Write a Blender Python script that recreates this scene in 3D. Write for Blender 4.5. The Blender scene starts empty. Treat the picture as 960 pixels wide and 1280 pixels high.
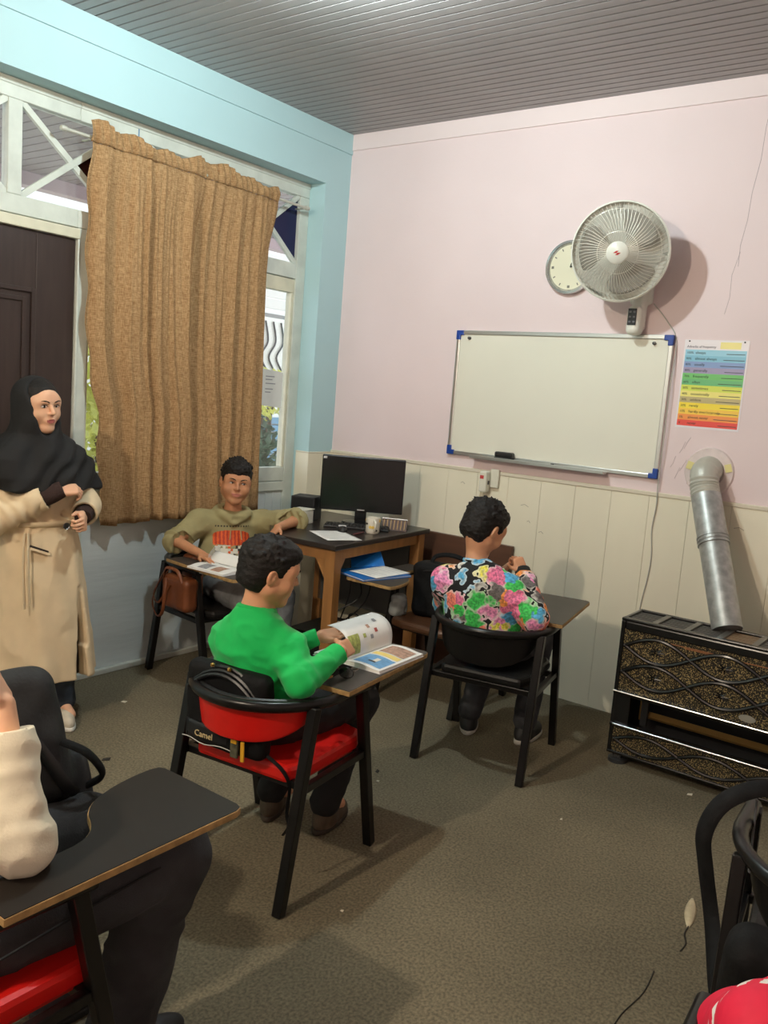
import bpy, bmesh, math, random
import numpy as np
from mathutils import Vector, Matrix, noise as mnoise
random.seed(7); np.random.seed(7)
S = bpy.context.scene
COL = S.collection
PI = math.pi
# ------------------------------------------------------------------ camera
FPX, YAW, PITCH, ROLL = 1068.609, .6332857, .1370828, .0779804
CAM = Vector((3.760274, -4.466191, 1.65))
fw = Vector((-math.sin(YAW)*math.cos(PITCH), math.cos(YAW)*math.cos(PITCH), -math.sin(PITCH)))
r0 = fw.cross(Vector((0, 0, 1))).normalized(); u0 = r0.cross(fw)
rr = r0*math.cos(ROLL) + u0*math.sin(ROLL); uu = -r0*math.sin(ROLL) + u0*math.cos(ROLL)
cd = bpy.data.cameras.new('camera'); cam = bpy.data.objects.new('camera', cd); COL.objects.link(cam)
cd.sensor_fit = 'HORIZONTAL'; cd.sensor_width = 36; cd.lens = FPX*36/960; cd.clip_start = .02
Mc = Matrix((rr, uu, -fw)).transposed().to_4x4(); Mc.translation = CAM
cam.matrix_world = Mc
S.camera = cam
# ------------------------------------------------------------------ world, exposure
W = bpy.data.worlds.new('world'); S.world = W; W.use_nodes = True
wn = W.node_tree; bgn = wn.nodes['Background']
bgn.inputs[0].default_value = (.80, .90, 1.0, 1); bgn.inputs[1].default_value = 2.6
S.view_settings.view_transform = 'Standard'; S.view_settings.look = 'None'
S.view_settings.exposure = .0; S.view_settings.gamma = 1; S.view_settings.use_curve_mapping = False
LAMP_COOL, LAMP_WARM = 68.0, 128.0      # radiance of the bulbs

# ------------------------------------------------------------------ materials
MATS = {}
def mat(name, col, rough=.6, metal=0., var=.0, scale=20., bump=0., bscale=None, spec=.5, detail=3., stretch=None, emit=None, coat=0., trans=0.):
    """procedural material: base colour with noise variation and a noise bump"""
    if name in MATS: return MATS[name]
    m = bpy.data.materials.new(name); m.use_nodes = True; MATS[name] = m
    nt = m.node_tree; b = nt.nodes['Principled BSDF']
    c = tuple(col)+(1,)
    b.inputs['Base Color'].default_value = c; b.inputs['Roughness'].default_value = rough; b.inputs['Metallic'].default_value = metal
    b.inputs['Specular IOR Level'].default_value = spec
    if coat: b.inputs['Coat Weight'].default_value = coat
    if trans: b.inputs['Transmission Weight'].default_value = trans
    tc = nt.nodes.new('ShaderNodeTexCoord'); mp = nt.nodes.new('ShaderNodeMapping'); nt.links.new(tc.outputs['Object'], mp.inputs[0])
    if stretch: mp.inputs['Scale'].default_value = stretch
    if var:
        n = nt.nodes.new('ShaderNodeTexNoise'); n.inputs['Scale'].default_value = scale; n.inputs['Detail'].default_value = detail
        nt.links.new(mp.outputs[0], n.inputs['Vector'])
        r = nt.nodes.new('ShaderNodeValToRGB')
        r.color_ramp.elements[0].position = .3; r.color_ramp.elements[1].position = .7
        r.color_ramp.elements[0].color = tuple(max(0, x*(1-var)) for x in col)+(1,)
        r.color_ramp.elements[1].color = tuple(min(1, x*(1+var)) for x in col)+(1,)
        nt.links.new(n.outputs['Fac'], r.inputs[0]); nt.links.new(r.outputs[0], b.inputs['Base Color'])
    if bump:
        n2 = nt.nodes.new('ShaderNodeTexNoise'); n2.inputs['Scale'].default_value = bscale or scale*2; n2.inputs['Detail'].default_value = 4
        nt.links.new(mp.outputs[0], n2.inputs['Vector'])
        bp = nt.nodes.new('ShaderNodeBump'); bp.inputs['Strength'].default_value = bump; bp.inputs['Distance'].default_value = .01
        nt.links.new(n2.outputs['Fac'], bp.inputs['Height']); nt.links.new(bp.outputs[0], b.inputs['Normal'])
    if emit:
        b.inputs['Emission Color'].default_value = tuple(emit[:3])+(1,); b.inputs['Emission Strength'].default_value = emit[3]
    return m
def srgb(r, g, b):
    f = lambda v: (v/255/12.92) if v <= 10 else ((v/255+.055)/1.055)**2.4
    return (f(r), f(g), f(b))
def glass_mat(name, tint=(1, 1, 1), refl=.08, haze=0., hc=(.8, .8, .75)):
    if name in MATS: return MATS[name]
    m = bpy.data.materials.new(name); m.use_nodes = True; MATS[name] = m; nt = m.node_tree; nt.nodes.clear()
    o = nt.nodes.new('ShaderNodeOutputMaterial'); t = nt.nodes.new('ShaderNodeBsdfTransparent'); g = nt.nodes.new('ShaderNodeBsdfGlossy'); mx = nt.nodes.new('ShaderNodeMixShader')
    t.inputs[0].default_value = tuple(tint)+(1,); g.inputs['Roughness'].default_value = .03
    mx.inputs[0].default_value = refl; nt.links.new(t.outputs[0], mx.inputs[1]); nt.links.new(g.outputs[0], mx.inputs[2])
    out = mx
    if haze:
        d = nt.nodes.new('ShaderNodeBsdfDiffuse'); d.inputs[0].default_value = tuple(hc)+(1,); m2 = nt.nodes.new('ShaderNodeMixShader'); m2.inputs[0].default_value = haze
        nt.links.new(mx.outputs[0], m2.inputs[1]); nt.links.new(d.outputs[0], m2.inputs[2]); out = m2
    nt.links.new(out.outputs[0], o.inputs[0]); return m

# ------------------------------------------------------------------ mesh collecting
class MB:
    def __init__(s): s.v = []; s.f = []; s.m = []
    def add(s, vs, fs, mi=0):
        o = len(s.v); s.v += [tuple(map(float, q)) for q in vs]; s.f += [tuple(i+o for i in f) for f in fs]; s.m += [mi]*len(fs); return s
    def box(s, c, size, rot=None, mi=0):
        hx, hy, hz = size[0]/2, size[1]/2, size[2]/2; R = rot or Matrix.Identity(3); c = Vector(c)
        vs = [c+R @ Vector((x, y, z)) for x in (-hx, hx) for y in (-hy, hy) for z in (-hz, hz)]
        return s.add(vs, [(0, 1, 3, 2), (4, 6, 7, 5), (0, 4, 5, 1), (2, 3, 7, 6), (0, 2, 6, 4), (1, 5, 7, 3)], mi)
    def bb(s, x0, x1, y0, y1, z0, z1, mi=0): return s.box(((x0+x1)/2, (y0+y1)/2, (z0+z1)/2), (abs(x1-x0), abs(y1-y0), abs(z1-z0)), None, mi)
    def bar(s, a, b, w, t, up=(0, 0, 1), mi=0):
        a = Vector(a); b = Vector(b); d = b-a; L = d.length; d.normalize(); up = Vector(up)
        x = d.cross(up); x = x.normalized() if x.length > 1e-4 else d.orthogonal().normalized(); y = x.cross(d)
        return s.box((a+b)/2, (w, L, t), Matrix((x, d, y)).transposed(), mi)
    def tube(s, pts, r, n=10, mi=0, cap=True, closed=False, flat=1.):
        pts = [Vector(q) for q in pts]; N = len(pts); rs = r if isinstance(r, (list, tuple)) else [r]*N
        vs = []; up = None
        for i, q in enumerate(pts):
            a = pts[i-1] if (i > 0 or closed) else q; b = pts[(i+1) % N] if (i < N-1 or closed) else q
            d = (b-a).normalized()
            if up is None: up = d.orthogonal().normalized()
            up = (up-d*up.dot(d)).normalized(); sd = d.cross(up)
            for k in range(n):
                t = 2*PI*k/n; vs.append(q+(up*math.cos(t)+sd*math.sin(t)*flat)*rs[i])
        fs = []
        for i in range(N if closed else N-1):
            j = (i+1) % N
            for k in range(n): fs.append((i*n+k, i*n+(k+1) % n, j*n+(k+1) % n, j*n+k))
        if cap and not closed: fs.append(tuple(range(n))[::-1]); fs.append(tuple((N-1)*n+k for k in range(n)))
        return s.add(vs, fs, mi)
    def lathe(s, prof, n=24, M=None, mi=0):
        """prof: (r, z) pairs about local z"""
        M = M or Matrix.Identity(4); vs = []; fs = []; N = len(prof)
        for r, z in prof:
            for k in range(n): t = 2*PI*k/n; vs.append(M @ Vector((r*math.cos(t), r*math.sin(t), z)))
        for i in range(N-1):
            for k in range(n): fs.append((i*n+k, i*n+(k+1) % n, (i+1)*n+(k+1) % n, (i+1)*n+k))
        if prof[0][0] > 1e-6: fs.append(tuple(range(n))[::-1])
        if prof[-1][0] > 1e-6: fs.append(tuple((N-1)*n+k for k in range(n)))
        return s.add(vs, fs, mi)
    def prism(s, poly, z0, z1, M=None, mi=0):
        M = M or Matrix.Identity(4); n = len(poly)
        vs = [M @ Vector((x, y, z0)) for x, y in poly]+[M @ Vector((x, y, z1)) for x, y in poly]
        fs = [tuple(range(n))[::-1], tuple(range(n, 2*n))]+[(i, (i+1) % n, n+(i+1) % n, n+i) for i in range(n)]
        return s.add(vs, fs, mi)
    def grid(s, fn, nu, nv, mi=0, closed_u=False):
        vs = [fn(i/nu, j/nv) for j in range(nv+1) for i in range(nu+1)]
        return s.add(vs, [(j*(nu+1)+i, j*(nu+1)+i+1, (j+1)*(nu+1)+i+1, (j+1)*(nu+1)+i) for j in range(nv) for i in range(nu)], mi)
    def build(s, name, mats, parent=None, smooth=False, bevel=0, solid=0, sub=0, loc=None, merge=False, solid_off=-1):
        me = bpy.data.meshes.new(name); me.from_pydata(s.v, [], s.f)
        for m in (mats if isinstance(mats, (list, tuple)) else [mats]): me.materials.append(m)
        if len(me.materials) > 1: me.polygons.foreach_set('material_index', s.m)
        bm = bmesh.new(); bm.from_mesh(me)
        if merge: bmesh.ops.remove_doubles(bm, verts=bm.verts, dist=1e-5)
        bmesh.ops.recalc_face_normals(bm, faces=bm.faces); bm.to_mesh(me); bm.free()
        o = bpy.data.objects.new(name, me); COL.objects.link(o)
        if parent: o.parent = parent
        if loc: o.location = loc
        if solid: md = o.modifiers.new('solid', 'SOLIDIFY'); md.thickness = solid; md.offset = solid_off
        if bevel: md = o.modifiers.new('bevel', 'BEVEL'); md.width = bevel; md.segments = 2; md.limit_method = 'ANGLE'; md.angle_limit = .6
        if sub: md = o.modifiers.new('sub', 'SUBSURF'); md.levels = sub; md.render_levels = sub
        if smooth: me.polygons.foreach_set('use_smooth', [True]*len(me.polygons))
        if smooth and bevel == 0 and not sub:
            try: me.set_sharp_from_angle(angle=.7)
            except Exception: pass
        return o
def shade(o):
    o.data.polygons.foreach_set('use_smooth', [True]*len(o.data.polygons)); return o
def tag(o, label, cat, group=None):
    o['label'] = label; o['category'] = cat
    if group: o['group'] = group
    return o
def struct(o):
    o['kind'] = 'structure'; return o
def plabel(o, l): o['label'] = l; return o
def thing(name, label, cat, loc=(0, 0, 0), rz=0., group=None):
    o = bpy.data.objects.new(name, None); COL.objects.link(o); o.empty_display_size = .05
    o.location = loc; o.rotation_euler = (0, 0, rz); return tag(o, label, cat, group)
def text_mesh(txt, size, M, name, m, parent=None, align='LEFT', ext=.0003, xs=1.):
    c = bpy.data.curves.new('txt', 'FONT'); c.body = txt; c.size = size; c.align_x = align; c.extrude = ext; c.resolution_u = 2
    t = bpy.data.objects.new('txt', c); COL.objects.link(t)
    dg = bpy.context.evaluated_depsgraph_get(); me = bpy.data.meshes.new_from_object(t.evaluated_get(dg))
    bpy.data.objects.remove(t); bpy.data.curves.remove(c)
    me.transform(M @ Matrix.Diagonal((xs, 1, 1, 1))); me.materials.clear(); me.materials.append(m)
    o = bpy.data.objects.new(name, me); COL.objects.link(o)
    if parent: o.parent = parent
    return o
def frame3(x, y, z, o): M = Matrix((Vector(x), Vector(y), Vector(z))).transposed().to_4x4(); M.translation = Vector(o); return M
def catmull(pts, n=6):
    P = [Vector(q) for q in pts]; out = []
    for i in range(len(P)-1):
        a = P[max(i-1, 0)]; b = P[i]; c = P[i+1]; d = P[min(i+2, len(P)-1)]
        for k in range(n):
            t = k/n; out.append(.5*((2*b)+(c-a)*t+(2*a-5*b+4*c-d)*t*t+(3*b-a-3*c+d)*t**3))
    out.append(P[-1]); return out

# ------------------------------------------------------------------ signed distance volumes (organic shapes)
class Vol:
    def __init__(s, lo, hi, h):
        s.lo = np.array(lo, float); s.h = h; s.n = np.ceil((np.array(hi)-s.lo)/h).astype(int)+1
        s.d = np.full(s.n, .2, np.float32)
    def sl(s, lo, hi, mg):
        a = np.clip(np.floor((np.array(lo)-mg-s.lo)/s.h).astype(int), 0, s.n); b = np.clip(np.ceil((np.array(hi)+mg-s.lo)/s.h).astype(int)+1, 0, s.n)
        if (b <= a).any(): return None
        g = [(s.lo[i]+s.h*np.arange(a[i], b[i])).astype(np.float32) for i in range(3)]
        return (slice(a[0], b[0]), slice(a[1], b[1]), slice(a[2], b[2])), g[0][:, None, None], g[1][None, :, None], g[2][None, None, :]
    def comb(s, q, dn, k, op):
        d = s.d[q]
        if op == 'sub': dn = -dn; s.d[q] = s.smax(d, dn, k)
        elif op == 'int': s.d[q] = s.smax(d, dn, k)
        else: s.d[q] = -s.smax(-d, -dn, k)
    @staticmethod
    def smax(a, b, k):
        if k <= 0: return np.maximum(a, b)
        h = np.clip(.5-.5*(b-a)/k, 0, 1); return (b*(1-h)+a*h+k*h*(1-h)).astype(np.float32)
    def cone(s, a, b, ra, rb=None, k=.01, op='add'):
        rb = ra if rb is None else rb; a = np.array(a, float); b = np.array(b, float); R = max(ra, rb)
        z = s.sl(np.minimum(a, b)-R, np.maximum(a, b)+R, k+3*s.h)
        if z is None: return s
        q, X, Y, Z = z; ba = b-a; L2 = max(ba@ba, 1e-9)
        px, py, pz = X-a[0], Y-a[1], Z-a[2]
        t = np.clip((px*ba[0]+py*ba[1]+pz*ba[2])/L2, 0, 1)
        dn = np.sqrt((px-t*ba[0])**2+(py-t*ba[1])**2+(pz-t*ba[2])**2)-(ra+(rb-ra)*t)
        s.comb(q, dn.astype(np.float32), k, op); return s
    def chain(s, pts, rs, k=.01, op='add'):
        for i in range(len(pts)-1): s.cone(pts[i], pts[i+1], rs[i], rs[i+1], k if i == 0 else min(k, .012), op)
        return s
    def loc(s, c, R, half, mg):
        c = np.array(c, float); R = np.eye(3) if R is None else np.array(R); e = np.abs(R)@np.array(half)
        z = s.sl(c-e, c+e, mg)
        if z is None: return None
        q, X, Y, Z = z; px, py, pz = X-c[0], Y-c[1], Z-c[2]
        return q, [px*R[0, i]+py*R[1, i]+pz*R[2, i] for i in range(3)]
    def ell(s, c, r, R=None, k=.01, op='add'):
        z = s.loc(c, R, r, k+3*s.h)
        if z is None: return s
        q, (x, y, w) = z
        k0 = np.sqrt((x/r[0])**2+(y/r[1])**2+(w/r[2])**2); k1 = np.sqrt((x/r[0]**2)**2+(y/r[1]**2)**2+(w/r[2]**2)**2)
        s.comb(q, (k0*(k0-1)/np.maximum(k1, 1e-6)).astype(np.float32), k, op); return s
    def box(s, c, half, rnd=.01, R=None, k=.01, op='add'):
        z = s.loc(c, R, half, k+3*s.h)
        if z is None: return s
        q, l = z; d = [np.abs(l[i])-(half[i]-rnd) for i in range(3)]
        dn = np.sqrt(np.maximum(d[0], 0)**2+np.maximum(d[1], 0)**2+np.maximum(d[2], 0)**2)+np.minimum(np.maximum(np.maximum(d[0], d[1]), d[2]), 0)-rnd
        s.comb(q, dn.astype(np.float32), k, op); return s
    def half(s, p, n, k=0.):
        """cut away everything on the side n points to"""
        p = np.array(p, float); n = np.array(n, float); n = n/np.linalg.norm(n)
        g = [(s.lo[i]+s.h*np.arange(s.n[i])).astype(np.float32) for i in range(3)]
        dn = (g[0][:, None, None]-p[0])*n[0]+(g[1][None, :, None]-p[1])*n[1]+(g[2][None, None, :]-p[2])*n[2]
        s.d = s.smax(s.d, dn.astype(np.float32), k); return s
    def loft(s, secs, k=.01, fold=None):
        """vertical body: secs = [(z, cx, cy, rx, ry)], fold(angle array, z) -> relative radius change"""
        zs = np.array([q[0] for q in secs]); o = np.argsort(zs); zs = zs[o]; A = np.array(secs)[o]
        R = max(A[:, 3].max(), A[:, 4].max())*1.15
        lo = [A[:, 1].min()-R, A[:, 2].min()-R, zs[0]]; hi = [A[:, 1].max()+R, A[:, 2].max()+R, zs[-1]]
        q, X, Y, Z = s.sl(lo, hi, k+3*s.h)
        cx, cy, rx, ry = [np.interp(Z, zs, A[:, i]) for i in (1, 2, 3, 4)]
        x = X-cx; y = Y-cy; rad = np.sqrt((x/rx)**2+(y/ry)**2)
        f = 1. if fold is None else 1+fold(np.arctan2(y/ry, x/rx), Z)
        dn = (rad-f)*np.minimum(rx, ry); dn = np.maximum(dn, np.maximum(zs[0]-Z, Z-zs[-1]))
        s.comb(q, dn.astype(np.float32), k, 'add'); return s
    def mesh(s):
        d = s.d; n = s.n
        d[0] = d[-1] = .2; d[:, 0] = d[:, -1] = .2; d[:, :, 0] = d[:, :, -1] = .2
        sg = d < 0
        c = [sg[i:n[0]-1+i, j:n[1]-1+j, k:n[2]-1+k] for i in (0, 1) for j in (0, 1) for k in (0, 1)]
        al = c[0].copy(); an = c[0].copy()
        for q in c[1:]: al &= q; an |= q
        I, J, K = np.nonzero(an & ~al); N = len(I)
        idx = np.full((n[0]-1, n[1]-1, n[2]-1), -1, np.int32); idx[I, J, K] = np.arange(N)
        val = {(i, j, k): d[I+i, J+j, K+k] for i in (0, 1) for j in (0, 1) for k in (0, 1)}
        acc = np.zeros((N, 3)); cnt = np.zeros(N)
        for a in val:
            for ax in range(3):
                if a[ax] == 0:
                    b = list(a); b[ax] = 1; b = tuple(b); va, vb = val[a], val[b]; m = (va < 0) != (vb < 0)
                    t = np.where(m, va/np.where(m, va-vb, 1), 0)
                    pnt = np.zeros((N, 3)); pnt[:] = a; pnt[:, ax] = t
                    acc[m] += pnt[m]; cnt[m] += 1
        V = s.lo+s.h*(np.stack([I, J, K], 1)+acc/np.maximum(cnt, 1)[:, None])
        F = []
        for ax in range(3):
            o1, o2 = [(1, 2), (2, 0), (0, 1)][ax]
            sa = [slice(0, n[i]) for i in range(3)]; sb = list(sa); sa[ax] = slice(0, n[ax]-1); sb[ax] = slice(1, n[ax])
            A, B = sg[tuple(sa)], sg[tuple(sb)]; e = np.stack(np.nonzero(A != B), 1); fl = A[tuple(e.T)]
            ok = (e[:, o1] > 0) & (e[:, o2] > 0); e = e[ok]; fl = fl[ok]
            u = np.zeros(3, int); u[o1] = 1; v = np.zeros(3, int); v[o2] = 1
            q = np.stack([idx[tuple((e-u-v).T)], idx[tuple((e-v).T)], idx[tuple(e.T)], idx[tuple((e-u).T)]], 1)
            q[~fl] = q[~fl][:, ::-1]; F.append(q)
        return V, np.concatenate(F)
def vol_obj(v, name, mats, parent=None, disp=None, paint=None, smooth_it=1):
    V, F = v.mesh()
    # light laplacian smoothing removes voxel steps
    for _ in range(smooth_it):
        a = np.concatenate([F[:, 0], F[:, 1], F[:, 2], F[:, 3]]); b = np.concatenate([F[:, 1], F[:, 2], F[:, 3], F[:, 0]])
        sm = np.zeros_like(V); ct = np.zeros(len(V)); np.add.at(sm, a, V[b]); np.add.at(ct, a, 1); np.add.at(sm, b, V[a]); np.add.at(ct, b, 1)
        V = .5*V+.5*sm/ct[:, None]
    if disp is not None:
        e1 = V[F[:, 2]]-V[F[:, 0]]; e2 = V[F[:, 3]]-V[F[:, 1]]; fn = np.cross(e1, e2); nn = np.zeros_like(V)
        for i in range(4): np.add.at(nn, F[:, i], fn)
        nn /= np.maximum(np.linalg.norm(nn, axis=1), 1e-9)[:, None]
        V = V+nn*disp(V, nn)[:, None]
    me = bpy.data.meshes.new(name); me.vertices.add(len(V)); me.vertices.foreach_set('co', V.astype(np.float32).ravel())
    me.loops.add(len(F)*4); me.loops.foreach_set('vertex_index', F.astype(np.int32).ravel())
    me.polygons.add(len(F)); me.polygons.foreach_set('loop_start', np.arange(0, len(F)*4, 4, dtype=np.int32)); me.polygons.foreach_set('loop_total', np.full(len(F), 4, np.int32))
    me.polygons.foreach_set('use_smooth', np.ones(len(F), bool))
    ml = mats if isinstance(mats, (list, tuple)) else [mats]
    for m in ml: me.materials.append(m)
    if paint is not None: me.polygons.foreach_set('material_index', paint(V[F].mean(1)).astype(np.int32))
    me.update(); me.validate()
    o = bpy.data.objects.new(name, me); COL.objects.link(o)
    if parent: o.parent = parent
    return o
def nz(V, sc, off=0., oct=1):
    """smooth value noise on an array of points (numpy)"""
    out = np.zeros(len(V)); amp = 1.
    sc = np.array(sc, float)*np.ones(3)
    for o in range(oct):
        P = V*sc*(2**o)+off+o*17.3; i = np.floor(P).astype(np.int64); f = P-i; f = f*f*(3-2*f)
        def hsh(a): h = (a[:, 0]*73856093 ^ a[:, 1]*19349663 ^ a[:, 2]*83492791) & 0xfffff; h = (h*1103515245+12345) & 0xfffffff; h = (h ^ (h >> 11))*69069 & 0xfffffff; return (h & 0xffff)/65535.*2-1
        r = 0
        for dx in (0, 1):
            for dy in (0, 1):
                for dz in (0, 1):
                    w = (f[:, 0] if dx else 1-f[:, 0])*(f[:, 1] if dy else 1-f[:, 1])*(f[:, 2] if dz else 1-f[:, 2])
                    r = r+w*hsh(i+np.array([dx, dy, dz]))
        out += amp*r; amp *= .5
    return out
# ================================================================== STRUCTURE
HC, WZ, RD, ZH, RY = 3.29, 1.238, .15, 2.937, .236     # ceiling, wainscot top, recess depth, recess head, recess right edge
pink = mat('pink plaster', srgb(232, 214, 215), .75, var=.03, scale=1.5, bump=.06, bscale=60)
pink2 = mat('pink plaster band', srgb(234, 218, 218), .75, var=.03, scale=1.5)
blue = mat('blue plaster', srgb(178, 211, 216), .7, var=.03, scale=1.3, bump=.05, bscale=50)
cream = mat('cream wall panel', srgb(236, 230, 208), .45, var=.05, scale=3, stretch=(1, 1, .25))
creamtrim = mat('cream trim', srgb(220, 212, 192), .5)
frame_p = mat('old white frame paint', srgb(206, 212, 203), .45, var=.10, scale=9, bump=.08, bscale=70)
frame_c = mat('cream sash paint', srgb(214, 211, 188), .45, var=.08, scale=9)
slatm = mat('grey ceiling slat', srgb(158, 155, 154), .38, var=.05, scale=3)
groove = mat('ceiling gap', (.03, .03, .03), .9)
carpet = bpy.data.materials.new('grey brown carpet')
def mk_carpet(m):
    m.use_nodes = True; nt = m.node_tree; b = nt.nodes['Principled BSDF']; b.inputs['Roughness'].default_value = .95; b.inputs['Specular IOR Level'].default_value = .1
    tc = nt.nodes.new('ShaderNodeTexCoord'); n1 = nt.nodes.new('ShaderNodeTexNoise'); n1.inputs['Scale'].default_value = 1.3; n1.inputs['Detail'].default_value = 5
    n2 = nt.nodes.new('ShaderNodeTexNoise'); n2.inputs['Scale'].default_value = 120; n2.inputs['Detail'].default_value = 6
    mp = nt.nodes.new('ShaderNodeMapping'); mp.inputs['Scale'].default_value = (1, .8, 1); nt.links.new(tc.outputs['Object'], mp.inputs[0])
    nt.links.new(tc.outputs['Object'], n1.inputs['Vector']); nt.links.new(mp.outputs[0], n2.inputs['Vector'])
    r1 = nt.nodes.new('ShaderNodeValToRGB'); e = r1.color_ramp.elements; e[0].position = .3; e[1].position = .72
    e[0].color = srgb(106, 99, 83)+(1,); e[1].color = srgb(130, 121, 101)+(1,)
    r2 = nt.nodes.new('ShaderNodeValToRGB'); e = r2.color_ramp.elements; e[0].position = .36; e[1].position = .66; e[0].color = (.70, .70, .70, 1); e[1].color = (1.28, 1.26, 1.22, 1)
    mx = nt.nodes.new('ShaderNodeMix'); mx.data_type = 'RGBA'; mx.blend_type = 'MULTIPLY'; mx.inputs[0].default_value = 1
    nt.links.new(n1.outputs['Fac'], r1.inputs[0]); nt.links.new(n2.outputs['Fac'], r2.inputs[0]); nt.links.new(r1.outputs[0], mx.inputs[6]); nt.links.new(r2.outputs[0], mx.inputs[7]); nt.links.new(mx.outputs[2], b.inputs['Base Color'])
    bp = nt.nodes.new('ShaderNodeBump'); bp.inputs['Strength'].default_value = .3; bp.inputs['Distance'].default_value = .003
    nt.links.new(n2.outputs['Fac'], bp.inputs['Height']); nt.links.new(bp.outputs[0], b.inputs['Normal'])
mk_carpet(carpet)
XR, YF = 5.3, -6.8
struct(MB().bb(-.3, XR, YF, .12, -.1, 0).build('floor', carpet))
ce = struct(MB().bb(-.25, XR, YF, .12, HC+.012, HC+.1).build('ceiling', groove))
pit = .0605; sl0 = None
for i in range(int(-YF/pit)):
    if sl0 is None:
        sl0 = MB().bb(0, XR, -.0545, 0, 0, .014).build('slat', slatm, ce, bevel=.003); sl0.location = (0, 0, HC); so = sl0
    else:
        so = sl0.copy(); COL.objects.link(so); so.parent = ce
    so.location = (0, -i*pit-.002, HC)
# back wall
wb = struct(MB().bb(0, XR, 0, .12, 0, HC).build('wall_back', pink))
MB().bb(0, XR, -.010, .001, 3.190, HC).build('plaster_band', pink2, wb, bevel=.003)
pw = .2105; x0 = 2.007-10*pw; k = 0
while x0 < XR-.01:
    a, b_ = max(x0, .004), min(x0+pw, XR)
    MB().bb(a+.0006, b_-.0006, -.009, .001, .0, WZ-.008).build('panel', cream, wb, bevel=.0013); x0 += pw
MB().bb(.0, XR, -.015, .001, WZ-.012, WZ+.010).build('panel_trim', creamtrim, wb, bevel=.004)
crackm = mat('wall crack', srgb(140, 122, 128), .9)
cr = [(2.573, 3.19), (2.560, 3.05), (2.556, 2.9), (2.535, 2.75), (2.53, 2.62), (2.512, 2.5), (2.514, 2.40)]
MB().tube([(x, -.0004, z) for x, z in cr], .0008, 5).build('crack', crackm, wb)
MB().tube([(2.516, -.0004, 2.47), (2.49, -.0004, 2.36), (2.493, -.0004, 2.25), (2.478, -.0004, 2.17)], .0007, 5).build('crack', crackm, wb)
stain = mat('grey scuff', srgb(204, 186, 188), .9)
for j in range(6):
    x = 2.30+random.random()*.10; z = 1.30+random.random()*.20
    MB().tube([(x, -.0003, z), (x+.012, -.0003, z+.02+random.random()*.02), (x+.02+random.random()*.02, -.0003, z+.06)], .0018, 5).build('scuff', stain, wb)
for x, z, l in ((1.47, 1.07, .05), (1.52, .98, .02), (1.60, .93, .03), (2.66, 1.12, .05), (2.6, 1.05, .02), (1.05, 1.15, .03)):
    MB().tube([(x, -.0094, z), (x+l*.5, -.0094, z+.008), (x+l, -.0094, z-.004)], .0012, 5).build('scuff', mat('panel scuff', srgb(150, 143, 125), .9), wb)
# left wall: header, pier and the part past the door
DL = -2.86
wl = struct(MB().bb(-.25, 0, YF, .12, ZH, HC).bb(-.25, 0, -RY, .12, 0, ZH).bb(-.25, 0, YF, DL, 0, ZH).build('wall_left', blue))
MB().bb(-.001, .010, YF, -.001, 3.165, HC).build('plaster_band', blue, wl, bevel=.003)
MB().bb(-.001, .009, -.118, -.010, 0, WZ-.012).build('panel', cream, wl, bevel=.0025)
MB().bb(-.001, .009, -RY-.008, -.1205, 0, WZ-.012).build('panel', cream, wl, bevel=.0025)
MB().bb(-RD+.045, .0085, -RY-.009, -RY+.001, 0, WZ-.012).build('panel', cream, wl, bevel=.0025)
MB().bb(-RD+.045, .012, -RY-.012, .0, WZ-.014, WZ-.004).build('panel_trim', creamtrim, wl, bevel=.003)
struct(MB().bb(XR, XR+.12, YF, .12, 0, HC).build('wall_right', pink))
struct(MB().bb(-.25, XR+.12, YF-.12, YF, 0, HC).build('wall_front', pink))

# ---- window unit with transoms (frame front at x = -.13, glass at x = -.155)
gx = -.155
win = bpy.data.objects.new('window_1', None); COL.objects.link(win); win.location = (gx, -1.0, 0); struct(win)
WI = Matrix.Translation((-gx, 1.0, 0))
def wpart(mb, name, m, bevel=.004, **kw):
    mb.v = [tuple(WI @ Vector(v)) for v in mb.v]; return mb.build(name, m, win, bevel=bevel, **kw)
fx0, fx1 = -.185, -.128
wpart(MB().bb(fx0, fx1, -1.905, -RY-.001, 2.848, ZH-.001), 'head_rail', frame_p)
wpart(MB().bb(fx1-.004, fx1+.006, -1.905, -RY-.001, 2.905, ZH-.001), 'head_trim', frame_p)
wpart(MB().bb(fx0, fx1-.001, -1.834, -.323, 2.335, 2.430), 'transom_rail', frame_p)
wpart(MB().bb(fx0, fx1-.006, -1.834, -.323, 2.245, 2.330), 'sash_rail', frame_c)
wpart(MB().bb(fx0, fx1, -.322, -RY-.001, .0, 2.847), 'jamb', frame_p)
wpart(MB().bb(fx0, fx1-.008, -.345, -.322, 1.12, 2.245), 'sash_stile', frame_c)
wpart(MB().bb(fx0, fx1, -1.905, -1.835, .0, 2.344), 'jamb', frame_p)
wpart(MB().bb(fx0, fx1-.001, -1.905, -1.8345, 2.345, 2.430), 'transom_rail', frame_p)
wpart(MB().bb(fx0, fx1-.008, -1.834, -1.822, 1.12, 2.245), 'sash_stile', frame_c)
wpart(MB().bb(fx0, fx1-.004, -1.83, -.322, 1.03, 1.12), 'sash_rail', frame_p)
wpart(MB().bb(fx0, fx1+.004, -1.83, -.322, .965, 1.025), 'sill_rail', frame_p)
wpart(MB().bb(fx0, fx1-.003, -1.11, -1.05, 1.12, 2.245), 'mullion', frame_c)
wpart(MB().bb(fx0, fx1-.003, -1.66, -1.49, 2.43, 2.848), 'mullion', frame_p)
wpart(MB().bb(fx0, fx1-.003, -.90, -.86, 2.43, 2.848), 'mullion', frame_p)
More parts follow.
